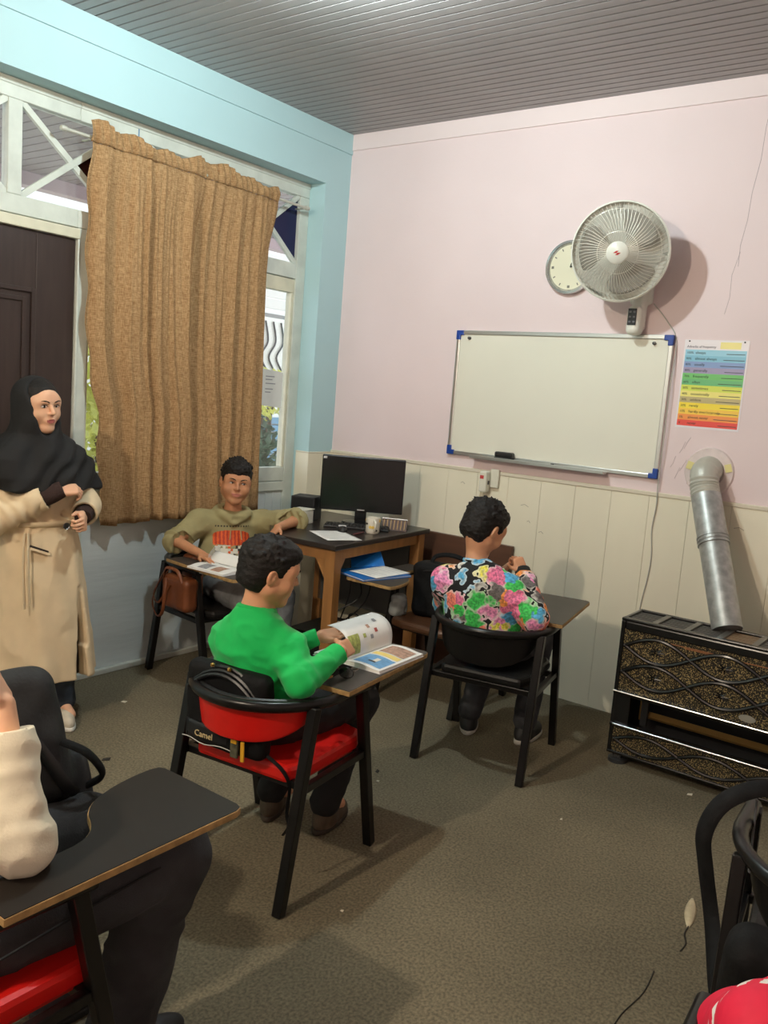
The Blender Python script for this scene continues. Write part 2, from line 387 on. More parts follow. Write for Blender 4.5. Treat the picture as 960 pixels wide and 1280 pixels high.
wpart(MB().bb(fx1-.001, fx1+.001, -1.570, -1.562, 2.85, 2.91), 'joint', mat('blue joint', srgb(110, 140, 165), .6), bevel=0)
panelm = mat('bluish painted panel', srgb(214, 222, 222), .42, var=.09, scale=7, stretch=(1, .12, 1), bump=.25, bscale=26)
wpart(MB().bb(fx0+.01, fx1-.012, -1.83, -.322, .03, .965), 'infill_panel', panelm)
wpart(MB().bb(fx0, fx1+.012, -1.905, -.322, .0, .030), 'skirting', mat('skirting white', srgb(205, 208, 200), .5))
for yy in (-.40, -.47, -.54, -.61): wpart(MB().bb(fx1-.013, fx1-.008, yy-.006, yy+.006, .04, .955), 'panel_rib', panelm, bevel=.002)
clear = glass_mat('clear glass', refl=.06, haze=.05)
navy = glass_mat('navy glass', (.02, .03, .16), refl=.05, haze=.5, hc=srgb(56, 60, 104)); maroon = glass_mat('maroon glass', (.10, .03, .025), refl=.05, haze=.3, hc=srgb(92, 50, 48)); amber = glass_mat('amber glass', (.5, .35, .08), refl=.05)
def pane(poly, m, t=.004):
    # poly in (y, z)
    mb = MB(); n = len(poly); vs = [(gx-t/2, y, z) for y, z in poly]+[(gx+t/2, y, z) for y, z in poly]
    mb.add(vs, [tuple(range(n))[::-1], tuple(range(n, 2*n))]+[(i, (i+1) % n, n+(i+1) % n, n+i) for i in range(n)])
    return wpart(mb, 'pane', m, bevel=0)
pane([(-1.822, 1.12), (-1.11, 1.12), (-1.11, 2.245), (-1.822, 2.245)], clear)
pane([(-1.05, 1.12), (-.345, 1.12), (-.345, 2.245), (-1.05, 2.245)], clear)
def xmod(y0, y1, mats, parent_part):
    z0, z1 = 2.43, 2.848; yc, zc = (y0+y1)/2, (z0+z1)/2
    A, B, C_, D = (y0, z0), (y1, z0), (y1, z1), (y0, z1); O = (yc, zc)
    for tri, m in zip(((A, B, O), (B, C_, O), (C_, D, O), (D, A, O)), mats): parent_part([tri[0], tri[1], tri[2]], m)
    return [((y0, z0), (y1, z1)), ((y0, z1), (y1, z0))]
for y0, y1, ms in ((-.86, -.322, (clear, navy, clear, maroon)), (-1.49, -.90, (clear, maroon, clear, navy))):
    for (a, b_) in xmod(y0, y1, ms, pane):
        wpart(MB().bar((gx+.008+(.0015 if a[1] < b_[1] else 0), a[0], a[1]), (gx+.008+(.0015 if a[1] < b_[1] else 0), b_[0], b_[1]), .030, .022, up=(1, 0, 0)), 'glazing_bar', frame_p, bevel=.002)
paper_m = mat('window paper', srgb(225, 226, 222), .8, var=.03, scale=20)
pp = MB().add([(-.150, -.56, 1.52), (-.150, -.365, 1.505), (-.150, -.365, 1.735), (-.150, -.56, 1.75)], [(0, 1, 2, 3)]).build('paper_sheet', paper_m, solid=.0006)
tag(pp, 'white paper sheet with faint printed lines taped to the window pane', 'paper')
for j, (w, z) in enumerate(((.08, 1.70), (.06, 1.68), (.09, 1.655), (.07, 1.62), (.05, 1.60))):
    MB().bb(-.1496, -.1492, -.52, -.52+w, z, z+.006).build('print_line', mat('grey print', srgb(150, 150, 155), .8), pp)
# ---- door unit
door = bpy.data.objects.new('door_1', None); COL.objects.link(door); door.location = (-.16, -2.35, 0); struct(door)
DI = Matrix.Translation((.16, 2.35, 0))
def dpart(mb, name, m, bevel=.004, **kw):
    mb.v = [tuple(DI @ Vector(v)) for v in mb.v]; return mb.build(name, m, door, bevel=bevel, **kw)
wood_d = mat('dark brown door', srgb(52, 40, 36), .38, var=.18, scale=6, stretch=(1, 6, .6), bump=.05)
dpart(MB().bb(fx0, fx1, DL+.001, -1.906, 2.848, ZH-.001), 'head_rail', frame_p)
dpart(MB().bb(fx1-.004, fx1+.006, DL+.001, -1.906, 2.905, ZH-.001), 'head_trim', frame_p)
dpart(MB().bb(fx0, fx1, DL+.001, -1.906, 2.345, 2.430), 'transom_rail', frame_p)
dpart(MB().bb(fx0, fx1+.008, DL+.001, -1.895, 2.290, 2.340), 'door_head', frame_c)
dpart(MB().bb(fx0, fx1, DL+.001, DL+.07, 0, 2.29), 'jamb', frame_p)
dpart(MB().bb(fx0, fx1, -2.275, -2.205, 2.43, 2.848), 'mullion', frame_p)
dpart(MB().bb(fx1-.002, fx1+.006, -1.905, -1.893, 0, 2.29), 'door_stop', frame_p)
leaf = dpart(MB().bb(-.175, -.142, DL+.072, -1.907, .012, 2.288), 'door_leaf', wood_d)
for (y0, y1, z0, z1) in ((-2.70, -2.12, 1.12, 2.02), (-2.70, -2.12, .22, .98)):
    for t, ins in ((.012, 0), (.008, .045)):
        mb = MB(); 
        q = Matrix.Translation((0, 0, 0))
        a, b_, c_, d_ = y0+ins, y1-ins, z0+ins, z1-ins
        mb.bb(-.143, -.142+t, a+.0221, b_-.0221, c_, c_+.022).bb(-.143, -.142+t, a+.0221, b_-.0221, d_-.022, d_).bb(-.143, -.142+t, a, a+.022, c_, d_).bb(-.143, -.142+t, b_-.022, b_, c_, d_)
        dpart(mb, 'moulding', wood_d, bevel=.003)
dpart(MB().bb(-.1425, -.1395, -2.117, -2.112, .02, 2.28), 'stile_joint', mat('door joint', srgb(72, 60, 55), .5), bevel=0)
def dpane(poly, m, t=.004):
    mb = MB(); n = len(poly); vs = [(gx-t/2, y, z) for y, z in poly]+[(gx+t/2, y, z) for y, z in poly]
    mb.add(vs, [tuple(range(n))[::-1], tuple(range(n, 2*n))]+[(i, (i+1) % n, n+(i+1) % n, n+i) for i in range(n)])
    return dpart(mb, 'pane', m, bevel=0)
for y0, y1, ms in ((-2.205, -1.665, (clear, maroon, clear, clear)), (-2.81, -2.275, (clear, clear, clear, navy))):
    for (a, b_) in xmod(y0, y1, ms, dpane):
        dpart(MB().bar((gx+.008+(.0015 if a[1] < b_[1] else 0), a[0], a[1]), (gx+.008+(.0015 if a[1] < b_[1] else 0), b_[0], b_[1]), .030, .022, up=(1, 0, 0)), 'glazing_bar', frame_p, bevel=.002)

# ---- lamps of the room
def lamp(x, y, z, rad, col, label):
    t = thing('ceiling_lamp', label, 'lamp', (x, y, HC))
    MB().lathe([(.0, 0), (.05, 0), (.048, -.02), (.02, -.028), (.018, -.05), (0, -.05)], 20).build('lamp_holder', mat('white plastic', srgb(225, 225, 220), .4), t, smooth=True)
    MB().tube([(0, 0, -.04), (0, 0, z-HC+.06)], .006, 8).build('lamp_cord', mat('white plastic', srgb(225, 225, 220), .4), t)
    L = z-HC
    MB().lathe([(.0, L+.075), (.017, L+.075), (.018, L+.05), (.03, L+.035), (.045, L), (.046, L-.02), (.038, L-.045), (.02, L-.06), (0, L-.065)], 20).build('bulb', mat('bulb '+label[:4], (1, 1, 1), .4, emit=col+(rad,)), t, smooth=True)
    return t
lamp(1.55, -1.92, 3.215, LAMP_COOL*14, (.86, 1.0, 1.0), 'cool white bulb hanging under the slatted ceiling by the door wall')
lamp(1.9, -5.0, 2.90, LAMP_WARM*14, (1.0, .85, .66), 'warm white bulb hanging under the ceiling at the back of the room')

# ---- outside, seen through the panes
out_w = mat('outdoor white wall', srgb(230, 228, 220), .8, var=.05, scale=4)
struct(MB().bb(-9, -.26, -8, 9, -.3, -.1).build('ground', mat('courtyard concrete', srgb(170, 168, 160), .9, var=.1, scale=3)))
pc = MB().bb(-2.3, -.26, -6, 2.5, 3.06, 3.12).build('porch_ceiling', groove); struct(pc)
ps = None; pm = mat('porch slat', srgb(150, 135, 135), .5, var=.06, scale=3)
for i in range(78):
    y = -5.5+i*.1
    if ps is None: ps = MB().bb(-2.3, -.26, 0, .088, 3.045, 3.06).build('slat', pm, pc); o = ps
    else: o = ps.copy(); COL.objects.link(o); o.parent = pc
    o.location = (0, y, 0)
struct(MB().bb(-2.42, -2.3, -6, 2.5, 2.95, 3.12).build('porch_beam', mat('porch beam', srgb(190, 165, 165), .6)))
ob = thing('courtyard_house', 'white house across the courtyard seen through the window', 'house', (-4.2, 3.0, -.1))
OI = Matrix.Translation((4.2, -3.0, .1))
def opart(mb, name, m, **kw): mb.v = [tuple(OI @ Vector(v)) for v in mb.v]; return mb.build(name, m, ob, **kw)
opart(MB().bb(-4.4, -4.2, -1.0, 7.5, -.1, 3.9), 'wall', out_w)
ow = opart(MB().bb(-4.2, -4.16, 3.05, 3.85, 1.55, 2.55), 'window_frame', mat('outdoor frame', srgb(120, 118, 112), .5))
op = opart(MB().bb(-4.165, -4.15, 3.10, 3.80, 1.60, 2.5), 'window_pane', mat('outdoor pane', srgb(212, 208, 195), .3))
for j in range(5):
    y = 3.16+j*.14; opart(MB().tube(catmull([(-4.13, y, 1.62), (-4.13, y+.07, 1.8), (-4.13, y-.05, 2.0), (-4.13, y+.06, 2.2), (-4.13, y, 2.45)], 5), .012, 6), 'grille_bar', mat('iron black', (.01, .01, .01), .5))
for j in range(9):
    opart(MB().bb(-4.19, -4.13, 3.35, 4.1, .35+j*.1, .43+j*.1), 'shutter_slat', mat('blue shutter', srgb(100, 140, 165), .5))
for j in range(5): opart(MB().bb(-4.205, -4.19, 2.9, 4.4, 2.62+j*.14, 2.74+j*.14), 'facing_course', mat('pale brick', srgb(205, 200, 190), .8))
lm_y = mat('yellow green leaf', srgb(196, 196, 92), .6, var=.3, scale=4); lm_g = mat('dark green leaf', srgb(70, 95, 70), .5, var=.3, scale=5)
def shrub(name, label, base, h, rad, z0, m, n, ls):
    t = thing(name, label, 'shrub', base)
    mb = MB()
    for i in range(n):
        while True:
            q = Vector((random.uniform(-1, 1), random.uniform(-1, 1), random.uniform(-1, 1)))
            if q.length < 1: break
        c = Vector((q.x*rad, q.y*rad, z0+(h-z0)*(q.z+1)/2)); a = Vector((random.gauss(0, 1), random.gauss(0, 1), random.gauss(0, 1))).normalized(); b = a.orthogonal().normalized()
        l = ls*random.uniform(.6, 1.3); mb.add([c-a*l, c-b*l*.45, c+a*l, c+b*l*.45], [(0, 1, 2, 3)])
    f = mb.build('foliage', m, t); f['kind'] = 'stuff'
    st = MB()
    for i in range(4):
        st.tube([(random.uniform(-.04, .04), random.uniform(-.04, .04), 0), (random.uniform(-.1, .1)*rad*3, random.uniform(-.1, .1)*rad*3, z0+.4*(h-z0))], [.03, .015], 6)
    st.build('stem', mat('bark', srgb(92, 76, 60), .9), t)
shrub('shrub', 'yellow green shrub in sunlight seen beside the left edge of the curtain', (-3.0, .35, -.1), 2.3, .8, .6, lm_y, 1600, .07)
shrub('tree', 'yellow leaved tree beyond the porch roof seen through the transom', (-6.6, 1.0, -.1), 5.4, 1.9, 2.6, lm_y, 2600, .12)
shrub('shrub', 'yellow flowering shrub under the window of the courtyard house', (-3.72, 3.1, -.1), 1.95, .40, 1.3, lm_y, 420, .05)
shrub('shrub', 'dark green leafy plant in front of the blue shutters', (-3.3, 2.55, -.1), 1.45, .26, .5, lm_g, 420, .07)
# ================================================================== FURNITURE
blk = mat('black painted steel', (.008, .0075, .0075), .28, var=.2, scale=12, spec=.35)
blk_pl = mat('black plastic', (.012, .012, .013), .4)
blk_v = mat('black vinyl', (.009, .0085, .0085), .4, bump=.08, bscale=60, spec=.25)
red_v = mat('red vinyl', srgb(214, 26, 20), .36, var=.06, scale=8, bump=.06, bscale=30)
wood_s = mat('brown wooden seat', srgb(86, 56, 36), .4, var=.25, scale=5, stretch=(1, 8, 1))
tabm = mat('dark grey laminate', srgb(62, 57, 52), .42, var=.08, scale=14, spec=.35)
tabm_d = mat('black brown laminate', srgb(32, 28, 24), .5, var=.08, scale=14, spec=.25)
edge = mat('chipboard edge', srgb(164, 132, 84), .7, var=.25, scale=40)
chrome = mat('bright metal', (.75, .75, .73), .25, 1.0)
TZ = .690
def rail_pts(rx=.268, ry=.285, z=.655, fy=.17):
    pts = [(-rx+.01, fy, z-.012)]
    for i in range(0, 25):
        t = -PI/2+PI*i/24; pts.append((rx*math.sin(t), -.02-ry*math.cos(t), z))
    return pts+[(rx-.01, fy, z-.012)]
def tablet_poly():
    q = [(.012, .495), (.016, .44), (.03, .37), (.058, .305), (.095, .266), (.135, .245), (.168, .218), (.188, .17), (.194, .06)]
    p = [(.315, -.05), (.315, .505), (.308, .523), (.29, .53), (.035, .53), (.018, .522)]+[(v_.x, v_.y) for v_ in catmull([(x, y, 0) for x, y in q], 3)]+[(.195, -.05)]
    return p
def inset(poly, d):
    out = []; n = len(poly)
    for i in range(n):
        a, b, c = Vector(poly[i-1]), Vector(poly[i]), Vector(poly[(i+1) % n])
        t = ((b-a).normalized()+(c-b).normalized()); t = t.normalized() if t.length > 1e-6 else (b-a).normalized()
        out.append(tuple(b+Vector((-t.y, t.x))*d))
    return out
def tablet_chair(label, loc, head, seat_m, back_m, tab_m=None, group='tablet arm chairs', tablet=True, piping=False, seat_t=.045, back=True, bz=.50):
    t = thing('tablet_chair', label, 'chair', (loc[0], loc[1], 0), math.radians(head-90), group)
    # seat
    sp = [(-.19, -.19), (.19, -.19), (.22, -.10), (.225, .18), (.20, .24), (.12, .262), (-.12, .262), (-.20, .24), (-.225, .18), (-.22, -.10)]
    MB().prism(sp, .445-seat_t, .445).build('seat', seat_m, t, bevel=.016)
    # curved backrest, lower edge rounded like a shield
    if back:
        def bf(u, v):
            a = (u*2-1)*1.22; zt = .648; zb = bz+(.645-bz)*.75*abs(u*2-1)**3.2; z = zb+(zt-zb)*v
            k = .93-.05*(1-v); return Vector((.268*k*math.sin(a), -.02-.285*k*math.cos(a), z))
        bo = MB().grid(bf, 28, 8).build('backrest', back_m, t, solid=.022, solid_off=0, bevel=.006, smooth=True)
        if piping: MB().tube([bf(i/28, 1.04)+Vector((0, 0, .012)) for i in range(29)], .011, 8).build('back_piping', blk_pl, t, smooth=True)
    MB().tube(rail_pts(), .0185, 10, flat=1.15).build('arm_rail', blk, t, smooth=True)
    for sx in (-1, 1):
        MB().bar((sx*.252, -.278, .0), (sx*.252, -.150, .650), .036, .034, up=(1, 0, 0)).build('leg', blk, t, bevel=.004)
        MB().bar((sx*.252, .278, .0), (sx*.252, .135, .648), .036, .034, up=(1, 0, 0)).build('leg', blk, t, bevel=.004)
    for y in (-.165, .17): MB().bar((-.25, y, .385), (.25, y, .385), .026, .026).build('cross_bar', blk, t, bevel=.003)
    for sx in (-1, 1): MB().bar((sx*.25, -.19, .385), (sx*.25, .20, .385), .024, .026).build('side_bar', blk, t, bevel=.003)
    if tablet:
        p = tablet_poly(); tb = MB().prism(p, TZ-.018, TZ-.0015).build('tablet_edge', edge, t, bevel=.002)
        MB().prism(inset(p, .0025), TZ-.002, TZ).build('tablet_top', tab_m or tabm, tb)
        MB().bb(.235, .275, -.02, .46, TZ-.032, TZ-.0185).build('tablet_bracket', blk, t)
        for y in (.2, .3, .4): MB().bb(.232, .278, y, y+.03, TZ-.036, TZ-.031).build('bracket_plate', chrome, t)
    return t
GC = (1.817, -2.354, 97.); BC = (1.91, -.98, 101.); HCh = (.265, -1.215, -6.); FC = (2.14, -3.665, 90.); WC = (1.33, -.50, 270.); RC = (3.60, -2.24, 97.)
c1 = tablet_chair('red padded tablet chair with black rail where the boy in green sits', GC, GC[2], red_v, red_v, piping=True, seat_t=.06, bz=.525)
c2 = tablet_chair('all black tablet chair where the boy in the bear print shirt sits', BC, BC[2], blk_v, blk_v)
c3 = tablet_chair('black tablet chair against the window panel where the boy in the khaki hoodie sits', HCh, HCh[2], blk_v, blk_v)
c4 = tablet_chair('red seated tablet chair with worn black tablet where the person in a cream sweater sits', FC, FC[2], red_v, red_v, tabm_d, seat_t=.06)
c5 = tablet_chair('wooden seated tablet chair beside the computer desk carrying a blue folder', WC, WC[2], wood_s, wood_s)
c6 = tablet_chair('black tablet chair with a black bag on its back in front of the gas heater', RC, RC[2], blk_v, blk_v)
for s in (0, 1, 2): MB().lathe([(0, .0), (.006, .0), (.005, .004), (0, .005)], 10, frame3((1, 0, 0), (0, 0, 1), (0, -1, 0), (-.16+.012*s, -.268, .60-.035*s))).build('rivet', chrome, c6)

def cworld(ch, x, y, z=0):
    a = math.radians(ch[2]); f = Vector((math.cos(a), math.sin(a), 0)); r = Vector((f.y, -f.x, 0))
    return Vector((ch[0], ch[1], z))+r*x+f*y

# ---- computer desk
DZ = .86; oak = mat('light oak', srgb(160, 112, 62), .5, var=.22, scale=4, stretch=(4, 4, .5), bump=.05); top_m = mat('dark desktop', srgb(42, 34, 31), .3, var=.2, scale=8)
drz = math.radians(4.)
desk = thing('computer_desk', 'oak framed computer desk with dark top in the room corner', 'desk', (1.02, -1.13, 0), drz)
dw, dl = .80, .98
MB().prism([(0, 0), (0, dl), (-dw, dl), (-dw, .40), (-.42, 0)], DZ-.028, DZ).build('desktop', top_m, desk, bevel=.004)
lw_ = .062
for (x, y) in ((-lw_-.012, .02), (-lw_-.012, dl-.10), (-dw+.02, .52), (-dw+.02, dl-.10)):
    MB().bb(x, x+lw_, y, y+lw_, 0, DZ-.028).build('leg', oak, desk, bevel=.003)
MB().bb(-.40, -lw_-.012, .028, .050, DZ-.088, DZ-.029).build('apron', oak, desk, bevel=.002)
MB().bb(-.062, -.030, .08, dl-.10, DZ-.088, DZ-.029).build('apron', oak, desk, bevel=.002)
for q in ((-.074, .030, -1, 0), (-.045, .082, 0, 1)):
    if q[2]: MB().prism([(0, 0), (-.07, 0), (0, -.11)], 0, .02, frame3((1, 0, 0), (0, 0, 1), (0, -1, 0), (q[0], q[1]+.02, DZ-.087))).build('corner_brace', oak, desk)
    else: MB().prism([(0, 0), (.07, 0), (0, -.11)], 0, .02, frame3((0, 1, 0), (0, 0, 1), (1, 0, 0), (q[0]-.012, q[1], DZ-.087))).build('corner_brace', oak, desk)
MB().bb(-dw+.06, -.08, dl-.10, dl-.08, .30, DZ-.03).build('modesty_panel', mat('grey panel', srgb(92, 94, 92), .6), desk)
# ---- brown board on the wall
bd = MB().bb(0, .84, -.028, 0, 0, .825).build('wooden_board', mat('brown board', srgb(92, 62, 46), .5, var=.15, scale=5, stretch=(.4, 1, 4)), loc=(.62, -.018, 0), bevel=.003)
tag(bd, 'flat brown wooden board standing against the wall behind the desk', 'board')
# ---- monitor
def place(name, label, cat, loc, rz, group=None): return thing(name, label, cat, loc, rz, group)
mo = place('computer_monitor', 'wide black computer monitor on the dark desk', 'monitor', (.615, -.42, DZ), math.radians(36.3))
scrm = mat('dark screen', (.012, .012, .013), .18); bez = mat('glossy black bezel', (.010, .010, .011), .2)
MB().bb(-.25, .25, -.02, .025, .075, .405).build('bezel', bez, mo, bevel=.006)
MB().bb(-.235, .235, -.0225, -.0195, .105, .390).build('screen', scrm, mo)
MB().bb(-.11, .11, .02, .05, .12, .33).build('rear_case', blk_pl, mo, bevel=.01)
MB().bb(-.035, .035, -.005, .025, .01, .09).build('neck', bez, mo, bevel=.006)
MB().lathe([(0, .0), (.115, .0), (.11, .012), (.04, .022), (0, .022)], 28, Matrix.Diagonal((1, .72, 1, 1))).build('base', bez, mo, smooth=True)
MB().bb(-.022, .022, -.0235, -.0205, .083, .090).build('badge', mat('pale badge', srgb(200, 200, 200), .3, .5), mo)
MB().bb(-.243, -.222, -.0225, -.0215, .383, .396).build('sticker', mat('white sticker', srgb(225, 225, 225), .6), mo)
# ---- things on the desk
kb = place('keyboard', 'black keyboard lying in front of the monitor', 'keyboard', (.715, -.575, DZ), math.radians(34))
MB().bb(-.19, .19, -.06, .06, 0, .014).build('case', blk_pl, kb, bevel=.004)
kc = MB()
for r in range(5):
    for c in range(18): kc.bb(-.183+c*.0204, -.183+c*.0204+.0165, -.05+r*.0205, -.05+r*.0205+.0165, .0135, .021)
ko = kc.build('keys', mat('key black', (.02, .02, .022), .5), kb); ko['kind'] = 'stuff'
mu = place('mug', 'white mug with yellow and black spots on the computer desk', 'mug', (.865, -.62, DZ), math.radians(-40))
cer = mat('white ceramic', srgb(232, 228, 214), .25)
MB().lathe([(0, .0), (.034, 0), (.040, .01), (.041, .09), (.0375, .09), (.036, .012), (0, .01)], 28).build('cup', cer, mu, smooth=True)
MB().tube(catmull([(.039, 0, .075), (.066, 0, .07), (.072, 0, .045), (.06, 0, .024), (.039, 0, .018)], 5), .006, 8, flat=1.4).build('handle', cer, mu, smooth=True)
sy = mat('yellow spot', srgb(226, 190, 92), .3); sb = mat('black spot', srgb(40, 32, 28), .3)
for k_ in range(14):
    a = k_*2.4; z = .02+(k_ % 4)*.018; M = frame3((-math.sin(a), math.cos(a), 0), (0, 0, 1), (math.cos(a), math.sin(a), 0), (.0416*math.cos(a), .0416*math.sin(a), z))
    MB().lathe([(0, .0008), (.009 if k_ % 2 else .006, .0004), (.009 if k_ % 2 else .006, -.002)], 10, M).build('spot', sy if k_ % 2 else sb, mu)
white_p = mat('white paper', srgb(236, 236, 232), .7, var=.015, scale=30); ink = mat('pale ink', srgb(176, 178, 184), .8)
def paper(label, loc, rz, w, h, lines=8, curl=.004, group=None):
    t = thing('paper_sheet', label, 'paper', loc, rz, group)
    f = lambda u, v: Vector(((u-.5)*w, (v-.5)*h, .0012+curl*(math.sin(u*5)*.4+.5)*abs(v-.3)))
    MB().grid(f, 10, 10).build('sheet', white_p, t, solid=.0004, smooth=True)
    for i in range(lines):
        v = .12+.76*i/max(1, lines-1); L = .3+.5*random.random()
        MB().grid(lambda a, b: f(.12+a*L, v+b*.012)+Vector((0, 0, .0009)), 6, 1).build('print_line', ink, t)
    return t
paper('white paper sheet lying on the computer desk beside the mug', (.815, -.89, DZ), math.radians(62), .20, .29)
p2_ = thing('pen', 'dark pen lying on the desk in front of the mug', 'pen', (.85, -.73, DZ), math.radians(100))
MB().tube([(-.07, 0, .005), (.06, 0, .005), (.072, 0, .005)], [.0045, .0045, .001], 8).build('barrel', mat('dark red pen', srgb(96, 40, 48), .3), p2_)
MB().tube([(-.075, 0, .005), (-.068, 0, .005)], .005, 8).build('cap', blk_pl, p2_)
mo2 = thing('computer_mouse', 'dark mouse with pale top lying beside the keyboard', 'mouse', (.74, -.74, DZ), math.radians(50))
v = Vol((-.05, -.07, -.01), (.05, .07, .05), .004); v.ell((0, 0, .008), (.03, .052, .026)); v.half((0, 0, 0), (0, 0, -1)); vol_obj(v, 'shell', blk_pl, mo2)
MB().bb(-.022, .022, -.012, .012, .028, .036).build('pale_button', mat('silver', (.6, .6, .6), .3), mo2, bevel=.003)
ca = thing('desk_calendar', 'brown spiral desk calendar with yellow lines behind the mug', 'calendar', (.86, -.40, DZ), math.radians(28))
MB().add([(-.075, -.03, 0), (.075, -.03, 0), (.075, .0, .062), (-.075, .0, .062), (-.075, .035, 0), (.075, .035, 0)], [(0, 1, 2, 3), (3, 2, 5, 4)]).build('board', mat('brown card', srgb(74, 46, 34), .5), ca, solid=.003)
for i in range(7): MB().bar((-.062+i*.0205, -.031, .006), (-.062+i*.0205, -.004, .058), .003, .002).build('printed_bar', mat('yellow print', srgb(214, 170, 96), .5), ca)
MB().tube([(-.075, .0, .064), (.075, .0, .064)], .004, 8).build('spiral', chrome, ca)
sk = thing('loudspeaker', 'small black box loudspeaker on the desk beside the monitor', 'speaker', (.335, -.60, DZ), math.radians(22))
MB().bb(-.075, .075, -.07, .07, 0, .145).build('cabinet', mat('black speaker box', (.012, .012, .014), .55, var=.3, scale=40), sk, bevel=.004)
MB().bb(-.066, .066, -.073, -.069, .008, .137).build('front_cloth', mat('speaker cloth', (.008, .008, .009), .9), sk)
tb_ = thing('tissue_box', 'small white paper box on the desk beside the loudspeaker', 'box', (.425, -.735, DZ), math.radians(12))
MB().bb(-.052, .052, -.045, .045, 0, .078).build('carton', mat('white carton', srgb(220, 218, 205), .7, var=.06, scale=30), tb_, bevel=.004)
MB().bb(-.035, .035, -.012, .012, .0815, .0835).build('slot', mat('carton slot', srgb(180, 176, 160), .8), tb_)
MB().add([(-.056, -.051, .079), (.05, -.051, .079), (.056, .051, .083), (-.05, .051, .082)], [(0, 1, 2, 3)]).build('lid', mat('white carton', srgb(220, 218, 205), .7), tb_, solid=.004)
# ---- computer case and power strip under the desk
pcx = thing('computer_case', 'black computer case lying on the floor under the desk', 'computer', (.72, -.66, 0), math.radians(4))
MB().bb(-.24, .22, -.20, .2, .012, .27).build('case', mat('black case', (.010, .010, .011), .45), pcx, bevel=.006)
MB().bb(-.225, .205, -.204, -.199, .03, .255).build('front_plate', mat('case front', (.016, .016, .018), .3), pcx, bevel=.003)
MB().bb(-.20, .0, -.207, -.203, .19, .23).build('drive_bay', blk_pl, pcx)
for x in (-.2, .18):
    for y in (-.16, .16): MB().bb(x-.015, x+.015, y-.015, y+.015, 0, .013).build('foot', blk_pl, pcx)
stp = thing('power_strip', 'cream power strip with a red lit switch on the computer case', 'power strip', (.82, -.62, .270), math.radians(8))
MB().bb(-.13, .13, -.035, .035, 0, .045).build('body', mat('cream plastic', srgb(206, 196, 170), .45), stp, bevel=.006)
MB().bb(-.125, .125, -.03, .03, .044, .048).build('face', mat('dark face', srgb(48, 30, 26), .4), stp)
for x in (-.07, .0): MB().lathe([(0, .052), (.02, .052), (.022, .047)], 16, Matrix.Translation((x, 0, 0))).build('socket', blk_pl, stp)
MB().bb(.075, .1, -.012, .012, .047, .054).build('switch', mat('lit red switch', (.8, .08, .05), .4, emit=(1, .25, .15, 4)), stp)
MB().tube(catmull([(-.07, 0, .052), (-.07, 0, .085), (-.03, .0, .1), (-.0, 0, .08), (.0, 0, .052)], 5), .005, 8).build('plug_lead', blk_pl, stp, smooth=True)
def cable(label, pts, r=.0045, m=None, group='black cables under the computer desk'):
    q = catmull(pts, 8); o = q[-1].copy(); ob_ = MB().tube([a-o for a in q], r, 7).build('cable', m or blk_pl, smooth=True, loc=o); tag(ob_, label, 'cable', group); return ob_
cable('black cable hanging straight from the back of the desk to the floor', [(.50, -.32, .825), (.51, -.35, .6), (.55, -.385, .42), (.49, -.40, .2), (.47, -.42, .006)])
cable('black cable looping from under the desktop to the power strip', [(.68, -.32, .825), (.69, -.36, .62), (.71, -.40, .45), (.70, -.47, .36), (.68, -.58, .30), (.70, -.62, .300)])
cable('black cable sagging from the desk across the computer case', [(.62, -.30, .825), (.60, -.36, .55), (.66, -.42, .42), (.58, -.52, .33), (.53, -.60, .276)])

# ---- blue folder and papers on the wooden chair's tablet
fo = thing('folder', 'bright blue plastic folder on the tablet of the wooden seated chair', 'folder', (1.075, -.865, TZ), math.radians(-15))
fbl = mat('blue plastic folder', srgb(24, 112, 196), .35)
MB().bb(-.13, .13, -.16, .16, .0, .004).build('back_cover', fbl, fo)
MB().bb(-.128, .128, -.158, .158, .004, .010).build('sheets', white_p, fo)
MB().add([(-.13, -.16, .0105), (.13, -.16, .0105), (.13, .16, .0105), (-.13, .16, .0105)], [(0, 1, 2, 3)]).build('front_cover', fbl, fo, solid=.0012)
MB().add([(-.13, -.05, .012), (-.10, .16, .012), (-.20, .20, .075), (-.235, .02, .05)], [(0, 1, 2, 3)]).build('flap', fbl, fo, solid=.0015)
paper('white paper sheet lying on the blue folder', (1.10, -.835, TZ+.0125), math.radians(-6), .20, .27, 7)
# ---- black bag on the wooden chair
bagm = mat('black nylon', (.007, .007, .0075), .75, var=.3, scale=30, bump=.25, bscale=50, spec=.2)
def softbox(name, m, parent, c, half, rnd, h=.006, bulge=(), amp=.006, R=None, extra=None, sc=(9, 9, 9)):
    e = np.array(half)+.06; v = Vol(np.array(c)-e*1.25, np.array(c)+e*1.25, h); v.box(c, half, rnd, R, k=.01)
    for (bc, br) in bulge: v.ell(np.array(c)+np.array(bc), br, R, k=.03)
    if extra: extra(v)
    return vol_obj(v, name, m, parent, disp=lambda V, n: amp*nz(V, sc, oct=2))
bg = thing('shoulder_bag', 'black fabric bag standing on the wooden chair seat', 'bag', (1.32, -.50, .445), math.radians(8))
softbox('bag_body', bagm, bg, (0, 0, .15), (.185, .085, .15), .04, amp=.010)
MB().tube(catmull([(-.11, .0, .28), (-.09, .02, .33), (0, .02, .35), (.09, .02, .33), (.11, 0, .28)], 6), .010, 8, flat=1.6).build('handle', bagm, bg, smooth=True)
MB().tube(catmull([(-.15, -.075, .25), (0, -.09, .275), (.15, -.075, .25)], 6), .004, 6).build('zipper', blk_pl, bg, smooth=True)
pb = thing('plastic_bag', 'translucent white plastic bag on the wooden chair seat beside the black bag', 'bag', (1.535-.02, -.66, .445), 0)
